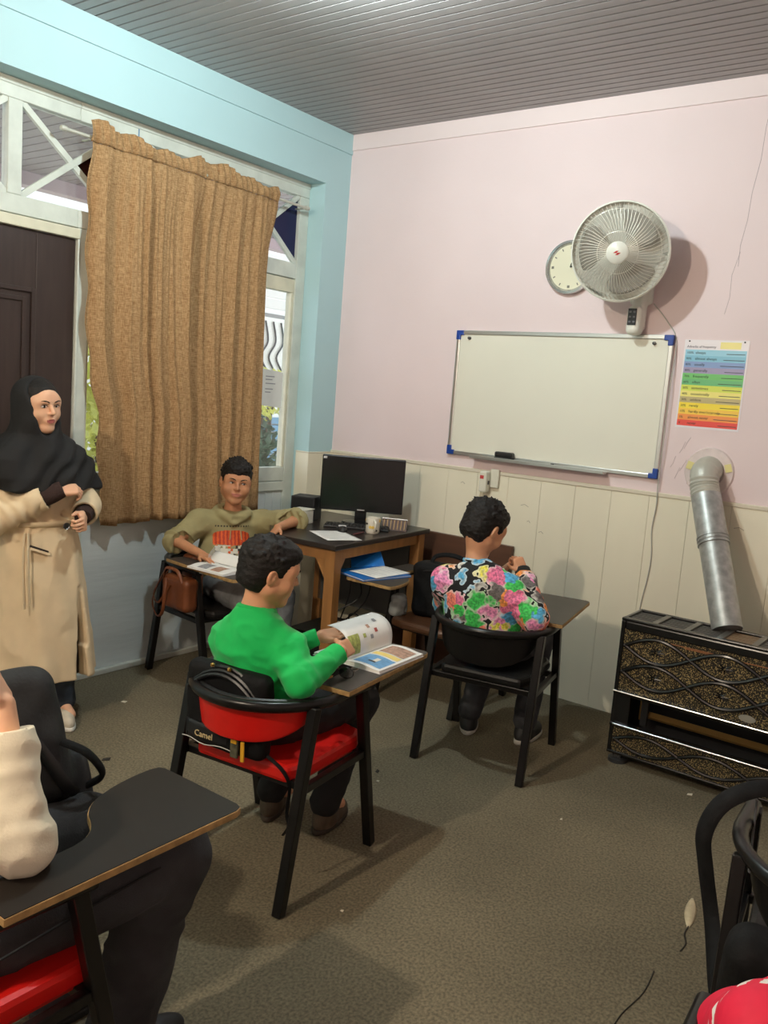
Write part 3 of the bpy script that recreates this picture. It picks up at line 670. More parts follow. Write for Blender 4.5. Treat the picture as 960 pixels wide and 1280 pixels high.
softbox('film', mat('white polythene', srgb(190, 198, 200), .4, trans=.3), pb, (0, 0, .075), (.045, .05, .075), .03, amp=.012, sc=(22, 22, 22))
pb2 = thing('plastic_bag', 'translucent white plastic bag on the chair seat by the tablet post', 'bag', (1.12, -.665, .445), 0)
softbox('film', mat('white polythene', srgb(190, 198, 200), .4, trans=.3), pb2, (0, 0, .06), (.04, .05, .06), .03, amp=.012, sc=(22, 22, 22))

# ================================================================== WALL THINGS
alu = mat('aluminium frame', (.62, .62, .60), .32, .9); wbs = mat('white board enamel', srgb(233, 231, 216), .22, var=.02, scale=2); cblue = mat('blue corner plastic', srgb(26, 66, 150), .35)
X0, X1, Z0, Z1 = .938, 2.250, 1.318, 2.062
wbd = thing('whiteboard', 'large blank whiteboard with aluminium frame and blue corners', 'whiteboard', ((X0+X1)/2, 0, Z0)); ww = X1-X0; hh = Z1-Z0
MB().bb(-ww/2+.01, ww/2-.01, -.016, -.002, .01, hh-.01).build('writing_surface', wbs, wbd)
fr = .024
MB().bb(-ww/2+.04, ww/2-.04, -.024, -.001, 0, fr).build('frame_rail', alu, wbd, bevel=.004)
MB().bb(-ww/2+.04, ww/2-.04, -.024, -.001, hh-fr, hh).build('frame_rail', alu, wbd, bevel=.004)
MB().bb(-ww/2, -ww/2+fr, -.024, -.001, .04, hh-.04).build('frame_stile', alu, wbd, bevel=.004)
MB().bb(ww/2-fr, ww/2, -.024, -.001, .04, hh-.04).build('frame_stile', alu, wbd, bevel=.004)
for sx in (-1, 1):
    for zc in (0, hh):
        s_ = 1 if zc == 0 else -1; mb = MB(); a = sx*ww/2
        mb.prism([(0, 0), (-sx*.05, 0), (-sx*.05, s_*.028), (-sx*.028, s_*.028), (-sx*.028, s_*.055), (0, s_*.055)], 0, .028, frame3((1, 0, 0), (0, 0, 1), (0, -1, 0), (a, -.0005, zc)))
        mb.build('corner_cap', cblue, wbd, bevel=.004)
MB().bb(-.46, .38, -.075, -.022, -.006, .006).bb(-.46, .38, -.078, -.073, -.006, .014).build('pen_tray', alu, wbd, bevel=.002)
for x in (-ww/2+.09, ww/2-.10): MB().lathe([(0, .022), (.008, .020), (.010, .0)], 12, frame3((1, 0, 0), (0, 0, 1), (0, -1, 0), (x, -.012, hh-.045))).build('fixing_screw', mat('dark screw', (.08, .08, .08), .4, .5), wbd)
er = thing('board_eraser', 'black board eraser resting on the whiteboard tray', 'eraser', (1.352, -.048, Z0+.006), math.radians(2))
MB().bb(-.055, .055, -.02, .02, .0, .014).build('felt', mat('grey felt', (.05, .05, .05), .95), er); MB().bb(-.056, .056, -.022, .022, .0135, .044).build('grip', blk_pl, er, bevel=.008)
mk = thing('marker_stub', 'tiny dark marker stub on the whiteboard tray', 'marker', (1.66, -.05, Z0+.006)); MB().tube([(-.008, 0, .006), (.008, 0, .006)], .006, 8).build('shell', blk_pl, mk)
# ---- poster
po = thing('poster', 'laminated rainbow striped poster of frequency adverbs beside the whiteboard', 'poster', (2.46, -.001, 1.605), 0)
PW, PH = .300, .425
MB().bb(-.158, .158, -.0012, 0, -.008, .438).build('laminate', mat('laminated white', srgb(238, 232, 236), .25), po)
rows = [('100%', 'always', (150, 205, 226)), ('90%', 'almost always', (128, 190, 214)), ('80%', 'usually', (130, 158, 204)), ('80%', 'generally', (160, 152, 186)), ('70%', 'frequently', (112, 196, 110)), ('60%', 'often', (104, 186, 122)), ('50%', 'sometimes', (214, 226, 92)), ('40%', 'occasionally', (240, 230, 130)), ('30%', 'seldom', (196, 180, 128)), ('20%', 'rarely', (250, 224, 64)), ('10%', 'hardly ever/scarcely', (250, 206, 78)), ('5%', 'almost never', (246, 152, 76)), ('0', 'never', (236, 78, 70))]
rh = .385/13; black_t = mat('black print', (.02, .02, .025), .6); txM = lambda x, z: frame3((1, 0, 0), (0, 0, 1), (0, -1, 0), (x, -.0022, z))
for i, (pc_, w, c) in enumerate(rows):
    z = .385-(i+1)*rh+.003
    MB().bb(-PW/2, PW/2, -.0018, -.001, z, z+rh).build('colour_band', mat('poster %d' % i, srgb(*c), .35), po)
    text_mesh(pc_, .016, txM(-PW/2+.008, z+.009), 'lettering', black_t, po); text_mesh(w, .0185, txM(-PW/2+.052, z+.009), 'lettering', black_t, po, xs=1.05)
    if i < 13: MB().bb(.055-.012*(i % 3), PW/2-.006, -.0022, -.0017, z+.0095, z+.0125).build('print_line', mat('fine print', srgb(70, 70, 74), .7), po)
text_mesh('Adverbs of frequency', .0165, txM(-PW/2+.006, .398), 'lettering', mat('dark title print', srgb(60, 40, 70), .6), po)
MB().bb(.02, .12, -.0018, -.001, .395, .428).build('cloud_print', mat('pale yellow print', srgb(244, 232, 150), .4), po)
for x in (-.135, .135): MB().lathe([(0, .004), (.004, .003), (.004, 0)], 10, frame3((1, 0, 0), (0, 0, 1), (0, -1, 0), (x, -.001, .43))).build('pin', black_t, po)
# ---- wall clock behind the fan
ck = thing('wall_clock', 'round wall clock with silver rim half hidden by the wall fan', 'clock', (1.632, 0, 2.415)); CM = frame3((1, 0, 0), (0, 0, 1), (0, -1, 0), (0, 0, 0))
MB().lathe([(0, 0), (.142, 0), (.147, .015), (.143, .034), (.130, .036), (.122, .026), (.120, .020)], 48, CM).build('rim', mat('silver rim', (.55, .56, .55), .25, .8), ck, smooth=True)
MB().lathe([(0, .0215), (.121, .021), (.121, .001)], 48, CM).build('dial', mat('cream dial', srgb(226, 222, 196), .5), ck)
for i in range(12):
    a = i*PI/6; MB().bar(CM @ Vector((.098*math.sin(a), .098*math.cos(a), .0225)), CM @ Vector((.112*math.sin(a), .112*math.cos(a), .0225)), .006 if i % 3 else .014, .001, up=(0, -1, 0)).build('hour_mark', mat('grey mark', srgb(120, 118, 105), .5), ck)
for a, L, w in ((math.radians(75), .06, .006), (math.radians(20), .085, .004)): MB().bar(CM @ Vector((0, 0, .026)), CM @ Vector((L*math.sin(a), L*math.cos(a), .026)), w, .0015, up=(0, -1, 0)).build('hand', blk_pl, ck)
# ---- wall fan
fan = thing('wall_fan', 'white wall mounted fan with wire cage above the whiteboard', 'fan', (2.055, 0, 2.20))
fwht = mat('white fan plastic', srgb(226, 226, 216), .35); wire = mat('pale wire', srgb(206, 202, 190), .35, .2); bladem = glass_mat('translucent blade', (.62, .60, .56), refl=.05, haze=.55, hc=srgb(186, 182, 172))
fl_ = Vector((2.055, 0, 2.20)); Fc = Vector((2.024, -.30, 2.434))-fl_
ax = Vector((.20, -.93, -.22)).normalized(); sx_ = Vector((0, 0, 1)).cross(ax).normalized(); sy_ = ax.cross(sx_); FM = frame3(sx_, sy_, ax, Fc)
FR = .236
v = Vol((-.11, -.18, -.17), (.11, .02, .19), .005); v.box((0, -.035, -.01), (.034, .035, .11), .02); v.box((0, -.075, -.075), (.038, .045, .075), .03, k=.02); v.box((0, -.02, .09), (.06, .02, .075), .015, k=.02)
v.half((0, -.0005, 0), (0, 1, 0)); vol_obj(v, 'wall_bracket', fwht, fan)
MB().box((-.002, -.121, -.06), (.046, .006, .085)).build('control_panel', mat('black control panel', (.015, .015, .02), .25), fan, bevel=.006)
for zz in (-.035, -.06, -.085): 
    for xx in (-.012, .010): MB().box((xx, -.1245, zz), (.012, .002, .009)).build('button', mat('grey button', srgb(90, 90, 96), .4), fan)
MB().tube([(0, -.04, .14), (Fc.x*.6, -.10, .20), tuple(Fc-ax*.12)], [.03, .028, .03], 12).build('arm', fwht, fan, smooth=True)
MB().lathe([(0, -.16), (.055, -.155), (.07, -.12), (.072, -.06), (.06, -.03), (0, -.03)], 28, FM).build('motor_housing', fwht, fan, smooth=True)
MB().lathe([(FR-.003, -.012), (FR+.006, -.008), (FR+.007, .006), (FR, .010), (FR-.004, .004), (FR-.003, -.012)], 64, FM).build('cage_rim', fwht, fan, smooth=True)
def cage(prof, n, r, name, twist=0.):
    mb = MB()
    for k_ in range(n):
        pts = []
        for rad, z, tw in prof: a = 2*PI*k_/n+tw*twist; pts.append(FM @ Vector((rad*math.cos(a), rad*math.sin(a), z)))
        mb.tube(pts, r, 4, cap=False)
    o = mb.build(name, wire, fan); o['kind'] = 'stuff'; return o
cage([(.050, .068, 0), (.10, .066, .2), (.16, .056, .5), (.205, .036, .8), (FR-.004, .004, 1)], 66, .0015, 'front_wires', .22)
cage([(.06, -.085, 0), (.12, -.080, .2), (.18, -.068, .5), (.215, -.04, .8), (FR-.004, .0, 1)], 44, .0013, 'rear_wires', -.2)
for rad, z in ((.205, .036), (.10, .066)): MB().tube([FM @ Vector((rad*math.cos(a), rad*math.sin(a), z)) for a in [2*PI*i/48 for i in range(48)]], .0015, 5, closed=True).build('cage_ring', wire, fan)
MB().lathe([(0, .080), (.045, .078), (.054, .070), (.052, .060), (0, .058)], 36, FM).build('hub_badge', fwht, fan, smooth=True)
rl = mat('red badge print', srgb(176, 40, 44), .4)
for s_ in (1, -1): MB().prism([(s_*-.017, 0), (s_*-.004, .010*s_), (s_*.008, .010*s_), (s_*-.002, .0)], .0795, .0812, FM, ).build('badge_mark', rl, fan)
MB().prism([(-.018, -.001), (.018, -.001), (.018, .001), (-.018, .001)], .0795, .0811, FM).build('badge_mark', rl, fan)
MB().lathe([(0, .03), (.04, .028), (.045, -.03), (0, -.03)], 24, FM).build('blade_hub', bladem, fan, smooth=True)
for b_ in range(3):
    a0 = b_*2*PI/3+.95
    def bl(u, w):
        rad = .035+.168*u; wd = (.40+1.45*math.sin(min(1, u*1.15)*PI*.62))*(1 if u < .9 else 1-.25*(u-.9)/.1); a = a0+(w-.5)*wd+.25*u; return FM @ Vector((rad*math.cos(a), rad*math.sin(a), (w-.5)*-.052))
    MB().grid(bl, 12, 8).build('blade', bladem, fan, solid=.003, smooth=True)
cw = catmull([(2.12, -.012, 2.22), (2.20, -.004, 2.13), (2.258, -.004, 2.03), (2.262, -.028, 1.8), (2.262, -.028, 1.5), (2.258, -.022, 1.30), (2.262, -.018, 1.18), (2.252, -.014, 1.05), (2.266, -.014, .92), (2.262, -.014, .80), (2.24, -.014, .62), (2.23, -.02, .3)], 6)
MB().tube([q-fl_ for q in cw], .0032, 6).build('power_cord', mat('grey cord', srgb(186, 184, 176), .5), fan, smooth=True)
# ---- socket with adapter
so_ = thing('wall_socket', 'white wall socket box with a plugged adapter on the cream panelling', 'socket', (1.268, -.0155, 1.16))
swm = mat('white socket plastic', srgb(226, 224, 208), .4)
MB().bb(-.004, .05, -.018, .0, -.01, .10).build('socket_box', swm, so_, bevel=.004)
MB().bb(-.05, .0, -.07, -.018, -.04, .085).build('adapter', swm, so_, bevel=.010)
MB().bb(.0, .003, -.05, -.034, .008, .03).build('switch', blk_pl, so_)
MB().bb(-.042, -.018, -.072, -.0695, .04, .06).build('red_mark', mat('red mark', srgb(190, 60, 60), .5), so_)
MB().tube(catmull([(-.04, -.045, -.035), (-.045, -.045, -.07), (-.06, -.03, -.09), (-.058, -.015, -.16)], 5), .006, 8).build('lead', mat('ivory lead', srgb(210, 200, 170), .5), so_, smooth=True)

# ================================================================== GAS HEATER
hx, hy = 2.375, -.640; HL, HD, HT = 1.02, .255, .705
ht = thing('gas_heater', 'black gas heater with gold flecked floral front by the wall', 'heater', (hx, hy, 0))
gb = mat('heater gloss black', (.010, .010, .010), .22); gdk = mat('heater inside', (.004, .004, .004), .7); strip = mat('grey strip', srgb(104, 102, 96), .35, .4); brass = mat('brass bar', srgb(196, 158, 96), .3, .8)
def flecks():
    m = bpy.data.materials.new('gold flecked black'); m.use_nodes = True; nt = m.node_tree; b = nt.nodes['Principled BSDF']; b.inputs['Roughness'].default_value = .35
    tc = nt.nodes.new('ShaderNodeTexCoord'); n = nt.nodes.new('ShaderNodeTexNoise'); n.inputs['Scale'].default_value = 210; n.inputs['Detail'].default_value = 1.5; nt.links.new(tc.outputs['Object'], n.inputs['Vector'])
    r = nt.nodes.new('ShaderNodeValToRGB'); e = r.color_ramp.elements; e[0].position = .55; e[1].position = .61; e[0].color = (.006, .006, .006, 1); e[1].color = srgb(176, 156, 108)+(1,)
    nt.links.new(n.outputs['Fac'], r.inputs[0]); nt.links.new(r.outputs[0], b.inputs['Base Color']); return m
gold = flecks()
mb = MB().bb(0, HL, .012, HD, .05, .345).bb(0, HL, .012, HD, .345, HT-.012)
MB().bb(0, .02, 0, HD, .05, HT-.012).build('side_panel', gb, ht, bevel=.006); MB().bb(HL-.02, HL, 0, HD, .05, HT-.012).build('side_panel', gb, ht, bevel=.006)
MB().bb(.02, HL-.02, HD-.012, HD, .05, HT-.012).build('back_panel', gb, ht); MB().bb(.02, HL-.02, .02, HD-.012, .05, .07).build('bottom_plate', gb, ht)
MB().bb(.02, HL-.02, .16, .17, .07, .36).build('burner_wall', gdk, ht)
MB().bb(.02, HL-.02, .008, .03, .352, HT-.03).build('upper_front', gold, ht)
MB().bb(.02, HL-.02, .0, .03, HT-.055, HT-.012).build('top_front_rail', gb, ht, bevel=.008)
MB().bb(.0, HL, -.006, .03, .335, .356).build('middle_rail', gb, ht, bevel=.007)
MB().tube([(0, -.006, .352), (HL, -.006, .352)], .004, 8).build('chrome_strip', chrome, ht)
MB().bb(.0, HL, -.008, .03, .178, .198).build('lower_rail', gb, ht, bevel=.007)
MB().tube([(.02, -.012, .192), (HL, -.012, .192)], .008, 10).build('chrome_rail', mat('dark chrome', (.35, .35, .36), .18, 1.), ht, smooth=True)
MB().bb(.02, HL-.02, .004, .03, .058, .178).build('lower_front', gold, ht)
MB().bb(.0, HL, -.004, .03, .045, .060).build('base_rail', gb, ht, bevel=.005)
MB().bb(.095, .115, .12, .14, .20, .335).build('brass_post', brass, ht)
MB().bar((.15, .09, .245), (HL-.1, .09, .245), .03, .016, up=(0, -.6, .8)).build('brass_bar', brass, ht)
MB().bb(.02, .085, .0, .02, .198, .335).build('front_stile', gb, ht); MB().bb(.125, .155, .05, .07, .198, .335).build('inner_stile', gdk, ht)
for a_, x_a, x_b in ((.628, .16, .52), (.622, .30, .75)): MB().bb(x_a, x_b, .0055, .009, a_, a_+.004).build('trim_line', mat('copper line', srgb(176, 120, 84), .35, .6), ht)
# embossed vine lines on the front
def wave(zc, A, ph, x0_, x1_, per=.30, y=.006, r=.0095, name='embossed_vine'):
    pts = [(x0_+(x1_-x0_)*i/70, y, zc+A*math.sin(PI*((x0_+(x1_-x0_)*i/70)-.03)/per+ph)) for i in range(71)]
    MB().tube(pts, r, 8).build(name, gb, ht, smooth=True)
for zc in (.575, .450):
    for ph in (0, PI): wave(zc, .056, ph, .024, HL-.024)
for ph in (0, PI): wave(.118, .042, ph, .024, HL-.024)
for k_ in range(3):
    for zc in (.575, .450):
        xc = .03+.15+k_*.30
        for j in range(8):
            a = j*PI/4; MB().tube([(xc+.006*math.cos(a), .0075, zc+.005*math.sin(a)), (xc+.036*math.cos(a), .0065, zc+.024*math.sin(a))], [.005, .0015], 5).build('petal_ray', gb, ht)
bp_ = MB().lathe([(0, .004), (.028, .003), (.03, 0)], 20, frame3((1, 0, 0), (0, 0, 1), (0, -1, 0), (.60, .0, .385)) @ Matrix.Diagonal((1.2, .55, 1, 1))).build('name_plate', mat('silver plate', (.55, .55, .5), .3, .7), ht)
# top: frame with recessed louvres
MB().bb(0, HL, .0, .028, HT-.014, HT).bb(0, HL, HD-.022, HD, HT-.014, HT).build('top_frame', gb, ht, bevel=.004)
nb = 7; seg = HL/nb
for k_ in range(nb+1): MB().bb(max(0, k_*seg-.014), min(HL, k_*seg+.014), .028, HD-.022, HT-.014, HT-.001).build('top_divider', strip, ht, bevel=.003)
for k_ in range(nb):
    for j in range(5): MB().bb(k_*seg+.014, (k_+1)*seg-.014, .034+j*.040, .034+j*.040+.030, HT-.018, HT-.009).build('top_louvre', mat('louvre grey', srgb(60, 57, 54), .5) if k_ != 3 else mat('rusty louvre', srgb(120, 96, 70), .5), ht, bevel=.002)
MB().bb(.02, HL-.02, .02, HD-.02, HT-.03, HT-.022).build('top_tray', gdk, ht)
for x in (.045, HL-.045):
    for y in (.04, HD-.05):
        MB().lathe([(0, 0), (.045, 0), (.045, .018), (.024, .026), (.022, .05), (0, .05)], 18, Matrix.Translation((x, y, 0))).build('foot', mat('foot grey', (.03, .032, .034), .5), ht, smooth=True)
        for j in range(5): MB().bb(x-.02+j*.009, x-.016+j*.009, y-.025, y-.021, .018, .05).build('foot_fin', mat('foot fin', (.1, .1, .1), .4), ht)
# ---- flue pipe
galv = mat('galvanised steel', srgb(176, 178, 176), .42, .6, var=.22, scale=28, detail=5)
fp = thing('flue_pipe', 'slanted galvanised steel flue pipe running from heater to wall', 'pipe', (2.795, -.43, HT))
def W2(q): return Vector(q)-Vector((2.795, -.43, HT))
pa, pb_ = Vector((2.795, -.43, HT-.002)), Vector((2.545, -.145, 1.27)); u_ = (pb_-pa).normalized()
MB().tube([W2(pa), W2(pa+u_*(pb_-pa).length*.66)], .068, 24).build('lower_pipe', galv, fp, smooth=True)
MB().tube([W2(pa+u_*(pb_-pa).length*.62), W2(pb_)], .071, 24).build('upper_pipe', galv, fp, smooth=True)
for s_ in (.625, .65, .675): q = pa+u_*(pb_-pa).length*s_; MB().tube([W2(q-u_*.004), W2(q+u_*.004)], .0745, 24).build('seam_ring', galv, fp, smooth=True)
el = catmull([pb_-u_*.01, pb_+u_*.05, (2.512, -.10, 1.372), (2.505, -.045, 1.392), (2.503, -.004, 1.395)], 7); rs = [.066+.005*(i % 2) for i in range(len(el))]
MB().tube([W2(q) for q in el], rs, 24).build('elbow', mat('grey elbow', srgb(196, 196, 186), .45, .3), fp, smooth=True)
RM = frame3((1, 0, 0), (0, 0, 1), (0, -1, 0), W2((2.503, -.0005, 1.385)))
MB().lathe([(.066, .0), (.078, .010), (.10, .008), (.118, .010), (.123, .004), (.124, 0)], 40, RM).build('wall_rosette', mat('rosette', srgb(222, 208, 206), .45, var=.06, scale=20), fp, smooth=True)
for a in (.3, 2.9): MB().bb(-.016, .016, -.02, .02, .0085, .0125).build('tape_patch', mat('yellow tape', srgb(226, 216, 150), .6), fp).matrix_local = RM @ Matrix.Rotation(a, 4, 'Z') @ Matrix.Translation((.098, 0, 0))

# ================================================================== CURTAIN
def curtain_mat():
    m = bpy.data.materials.new('tan woven curtain'); m.use_nodes = True; nt = m.node_tree; nt.nodes.clear()
    o = nt.nodes.new('ShaderNodeOutputMaterial'); d = nt.nodes.new('ShaderNodeBsdfDiffuse'); t = nt.nodes.new('ShaderNodeBsdfTranslucent'); mx = nt.nodes.new('ShaderNodeMixShader'); mx.inputs[0].default_value = .18
    tc = nt.nodes.new('ShaderNodeTexCoord'); cols = []
    for sc in ((30, 30, 300), (300, 300, 30)):
        mp = nt.nodes.new('ShaderNodeMapping'); mp.inputs['Scale'].default_value = sc; n = nt.nodes.new('ShaderNodeTexNoise'); n.inputs['Scale'].default_value = 1.2; n.inputs['Detail'].default_value = 2
        nt.links.new(tc.outputs['Object'], mp.inputs[0]); nt.links.new(mp.outputs[0], n.inputs['Vector']); cols.append(n)
    ad = nt.nodes.new('ShaderNodeMath'); ad.operation = 'ADD'; nt.links.new(cols[0].outputs['Fac'], ad.inputs[0]); nt.links.new(cols[1].outputs['Fac'], ad.inputs[1])
    r = nt.nodes.new('ShaderNodeValToRGB'); e = r.color_ramp.elements; e[0].position = .75/2; e[1].position = 1.25/2; e[0].color = srgb(150, 114, 78)+(1,); e[1].color = srgb(205, 170, 126)+(1,)
    hf = nt.nodes.new('ShaderNodeMath'); hf.operation = 'MULTIPLY'; hf.inputs[1].default_value = .5; nt.links.new(ad.outputs[0], hf.inputs[0]); nt.links.new(hf.outputs[0], r.inputs[0])
    for s_ in (d, t): nt.links.new(r.outputs[0], s_.inputs[0])
    nt.links.new(d.outputs[0], mx.inputs[1]); nt.links.new(t.outputs[0], mx.inputs[2]); nt.links.new(mx.outputs[0], o.inputs[0]); return m
ctm = curtain_mat(); RZ = 2.768; RXX = -.062
ct = thing('curtain', 'tan woven curtain gathered on a rod across the window', 'curtain', (RXX, -1.25, .85)); cto = Vector((RXX, -1.25, .85))
folds = [(.0, .0)]
rnd = random.Random(3); ys = [0]; 
while ys[-1] < 1: ys.append(ys[-1]+rnd.uniform(.028, .058))
def fold_x(u, tz):
    # tz: 0 bottom, 1 top; gathered pleats near the rod loosen downwards
    w = u+.006*math.sin(4*tz+9*u)
    a = mnoise.noise((w*17, tz*.55, 1.3)); b = mnoise.noise((w*36, tz*.9, 7.1)); c = mnoise.noise((w*70, tz*1.4, 3.7))
    return .062*a+.034*b*(.55+.45*tz)+.016*c*tz
def cl(z):
    pts = [(.84, -1.765), (1.1, -1.79), (1.45, -1.80), (1.62, -1.845), (1.8, -1.875), (2.2, -1.89), (2.6, -1.895), (2.82, -1.905)]
    return float(np.interp(z, [q[0] for q in pts], [q[1] for q in pts]))
def cr_(z): return float(np.interp(z, [.84, 1.6, 2.3, 2.6, 2.82], [-.600, -.61, -.618, -.60, -.60]))
def cf(u, v_):
    bz = .855-.008*math.sin(5*u+1)-.004*math.sin(17*u); z = bz+(2.745-bz)*v_; y0_, y1_ = cl(z), cr_(z)
    y = y0_+(y1_-y0_)*u+.006*math.sin(31*u)*(1-v_)+ (.010*math.sin(z*19)*max(0, 1-u*25)); g_ = min(1, max(0, (v_-.86)/.12)); return Vector((RXX+fold_x(u, v_)*(1-.70*g_)+.024*g_, y, z))-cto
MB().grid(cf, 260, 48).build('cloth', ctm, ct, solid=.002, smooth=True)
def hf_(u, v_):
    z = 2.745+.085*v_+.012*math.sin(40*u)*v_+.016*math.sin(11*u+1)*v_**2; y = cl(2.8)+(cr_(2.8)-cl(2.8))*u
    return Vector((RXX+.024+fold_x(u, 1)*.30+.010*math.sin(v_*PI)+.008*math.sin(2*PI*31*u+3*v_)+.010*v_*math.sin(29*u), y, z))-cto
MB().grid(hf_, 260, 8).build('header_frill', ctm, ct, solid=.002, smooth=True)
rd = thing('curtain_rod', 'thin pale curtain rod with end knobs along the window head', 'curtain rod', (-.060, -1.19, RZ))
rodm = mat('pale rod', srgb(200, 200, 188), .4, .2)
MB().tube([(0, -.845, 0), (0, .855, 0)], .0085, 10).build('rod', rodm, rd, smooth=True)
for s_ in (-.85, .86): MB().lathe([(0, -.02), (.012, -.015), (.014, 0), (.012, .015), (0, .02)], 12, frame3((1, 0, 0), (0, 0, 1), (0, -1, 0), (0, s_, 0))).build('end_knob', rodm, rd, smooth=True)
for s_ in (-.70, .83): MB().bb(-.068, .0, s_-.008, s_+.008, -.012, -.006).build('bracket', rodm, rd)
# ================================================================== PEOPLE
def skin_mat(name, c):
    m = mat(name, c, .5, var=.06, scale=18, spec=.35); b = m.node_tree.nodes['Principled BSDF']; b.inputs['Subsurface Weight'].default_value = .12; b.inputs['Subsurface Radius'].default_value = (.012, .005, .003); return m
def E3(yaw=0, pitch=0, roll=0):
    """columns: right, forward, up; yaw left +, pitch down +, roll (lean to own right) +, degrees"""
    M = Matrix.Rotation(math.radians(yaw), 3, 'Z') @ Matrix.Rotation(-math.radians(pitch), 3, 'X') @ Matrix.Rotation(math.radians(roll), 3, 'Y'); return np.array(M)
class Head:
    def __init__(s, c, R, sc=1.): s.c = np.array(c, float); s.R = R; s.s = sc
    def P(s, x, y, z): return s.c+s.s*(s.R@np.array((x, y, z)))
    def r(s, *a): return tuple(np.array(a)*s.s) if len(a) > 1 else a[0]*s.s
    def inv(s, V): return ((V-s.c)@s.R)/s.s
def add_head(v, H, neck, nr=.046, smile=0., round_=1., mw=1.):
    P, r, R = H.P, H.r, H.R; w = round_
    v.ell(P(0, -.014, .034), r(.073, .092, .082), R, k=.01)
    v.ell(P(0, .018, -.022), r(.063*w, .069, .078), R, k=.03)
    for sx in (-1, 1):
        v.cone(P(sx*.047*w, .002, -.046), P(sx*.014*w, .062, -.084), r(.024), r(.020), k=.025)
        v.ell(P(sx*.038*w, .056, -.024), r(.030, .027, .030), R, k=.025)
        v.ell(P(sx*.043, .054, .028), r(.028, .027, .030), R, k=.022)
    v.ell(P(0, .070, -.086), r(.020, .017, .017), R, k=.022)
    v.ell(P(0, .066, .048), r(.045, .024, .034), R, k=.025)
    v.cone(P(-.034, .080, .033), P(.034, .080, .033), r(.009), r(.009), k=.016)
    for sx in (-1, 1): v.ell(P(sx*.031, .0995, .0125), r(.018, .0135, .0090), R, k=.010, op='sub')
    v.cone(P(0, .086, .020), P(0, .106, -.014), r(.0070), r(.0095), k=.009)
    for sx in (-1, 1): v.ell(P(sx*.010, .095, -.018), r(.0075, .008, .0065), R, k=.006)
    v.ell(P(0, .082, -.050), r(.026, .014, .018), R, k=.016)
    v.ell(P(0, .0925, -.0450), r(.018*mw, .0060, .0040), R, k=.004); v.ell(P(0, .0915, -.0560), r(.016*mw, .0062, .0046), R, k=.004)
    for sx in (-1, 1): v.cone(P(0, .0975, -.0505), P(sx*.023*mw, .0935, -.0505+smile), .0020, .0020, k=.003, op='sub')
    for sx in (-1, 1):
        Re = R@np.array(Matrix.Rotation(sx*.35, 3, 'Z'))@np.array(Matrix.Rotation(-.15, 3, 'X'))
        v.ell(P(sx*.078, -.010, .000), r(.009, .019, .030), Re, k=.006); v.ell(P(sx*.088, -.004, .004), r(.010, .011, .020), Re, k=.004, op='sub'); v.ell(P(sx*.079, -.004, -.003), r(.007, .007, .010), Re, k=.004)
    v.cone(P(0, -.022, -.045), neck, nr, nr*1.08, k=.022)
def lips_paint(H, V, smile=0., mw=1.):
    L = H.inv(V); return ((np.abs(L[:, 0])/(.0205*mw))**2+((L[:, 2]+.0505-smile*(L[:, 0]/.022)**2)/.0098)**2 < 1) & (L[:, 1] > .082)
def surf(v, H, x, z, y0=.13):
    """first skin surface seen from the front at head coords (x, z)"""
    for i in range(120):
        y = y0-i*.001; q = np.round((H.P(x, y, z)-v.lo)/v.h).astype(int)
        if (q >= 0).all() and (q < v.n).all() and v.d[tuple(q)] < 0: return y
    return .08
eye_w = mat('eye white', srgb(226, 216, 208), .25); eye_d = mat('dark iris', (.012, .007, .005), .15); browm = mat('brow hair', (.012, .008, .006), .8); lash = mat('lash', (.010, .007, .006), .7)
hairm = mat('black hair', (.011, .009, .008), .62, var=.4, scale=90, bump=.3, bscale=220, spec=.3)
def add_face(root, v, H, open_=1., gaze=(0, 0), brow=.0045):
    for sx in (-1, 1):
        ye = surf(v, H, sx*.031, .013)
        v2 = Vol(H.P(sx*.031, ye, .013)-.03, H.P(sx*.031, ye, .013)+.03, .0018)
        v2.ell(H.P(sx*.031, ye-.0025, .013), H.r(.0155, .0065, .0072*open_), H.R, k=0); vol_obj(v2, 'eye', eye_w, root)
        v2 = Vol(H.P(sx*.031, ye, .013)-.02, H.P(sx*.031, ye, .013)+.02, .0012)
        v2.ell(H.P(sx*.031+gaze[0]*.004, ye+.0015, .0135+gaze[1]*.002), H.r(.0064, .0030, min(.0066, .0074*open_)), H.R, k=0); vol_obj(v2, 'iris', eye_d, root)
        pts = [H.P(sx*(.031+t*.0165), surf(v, H, sx*(.031+t*.0165), .013+(.0080*open_+.0008)*(1-t*t)-.001)+.0006, .013+(.0080*open_+.0008)*(1-t*t)-.001) for t in np.linspace(-1, 1, 7)]
        MB().tube(pts, [.0008, .0014, .0016, .0016, .0016, .0014, .0008], 6).build('lash_line', lash, root, smooth=True)
        pts = []
        for t in np.linspace(0, 1, 7):
            x = sx*(.013+.036*t); z = .030+.008*math.sin(t*PI*.75); pts.append(H.P(x, surf(v, H, x, z)+.0006, z))
        MB().tube(pts, [brow*.5, brow*.8, brow*.85, brow*.8, brow*.7, brow*.5, brow*.2], 6, flat=.6).build('eyebrow', browm, root, smooth=True)
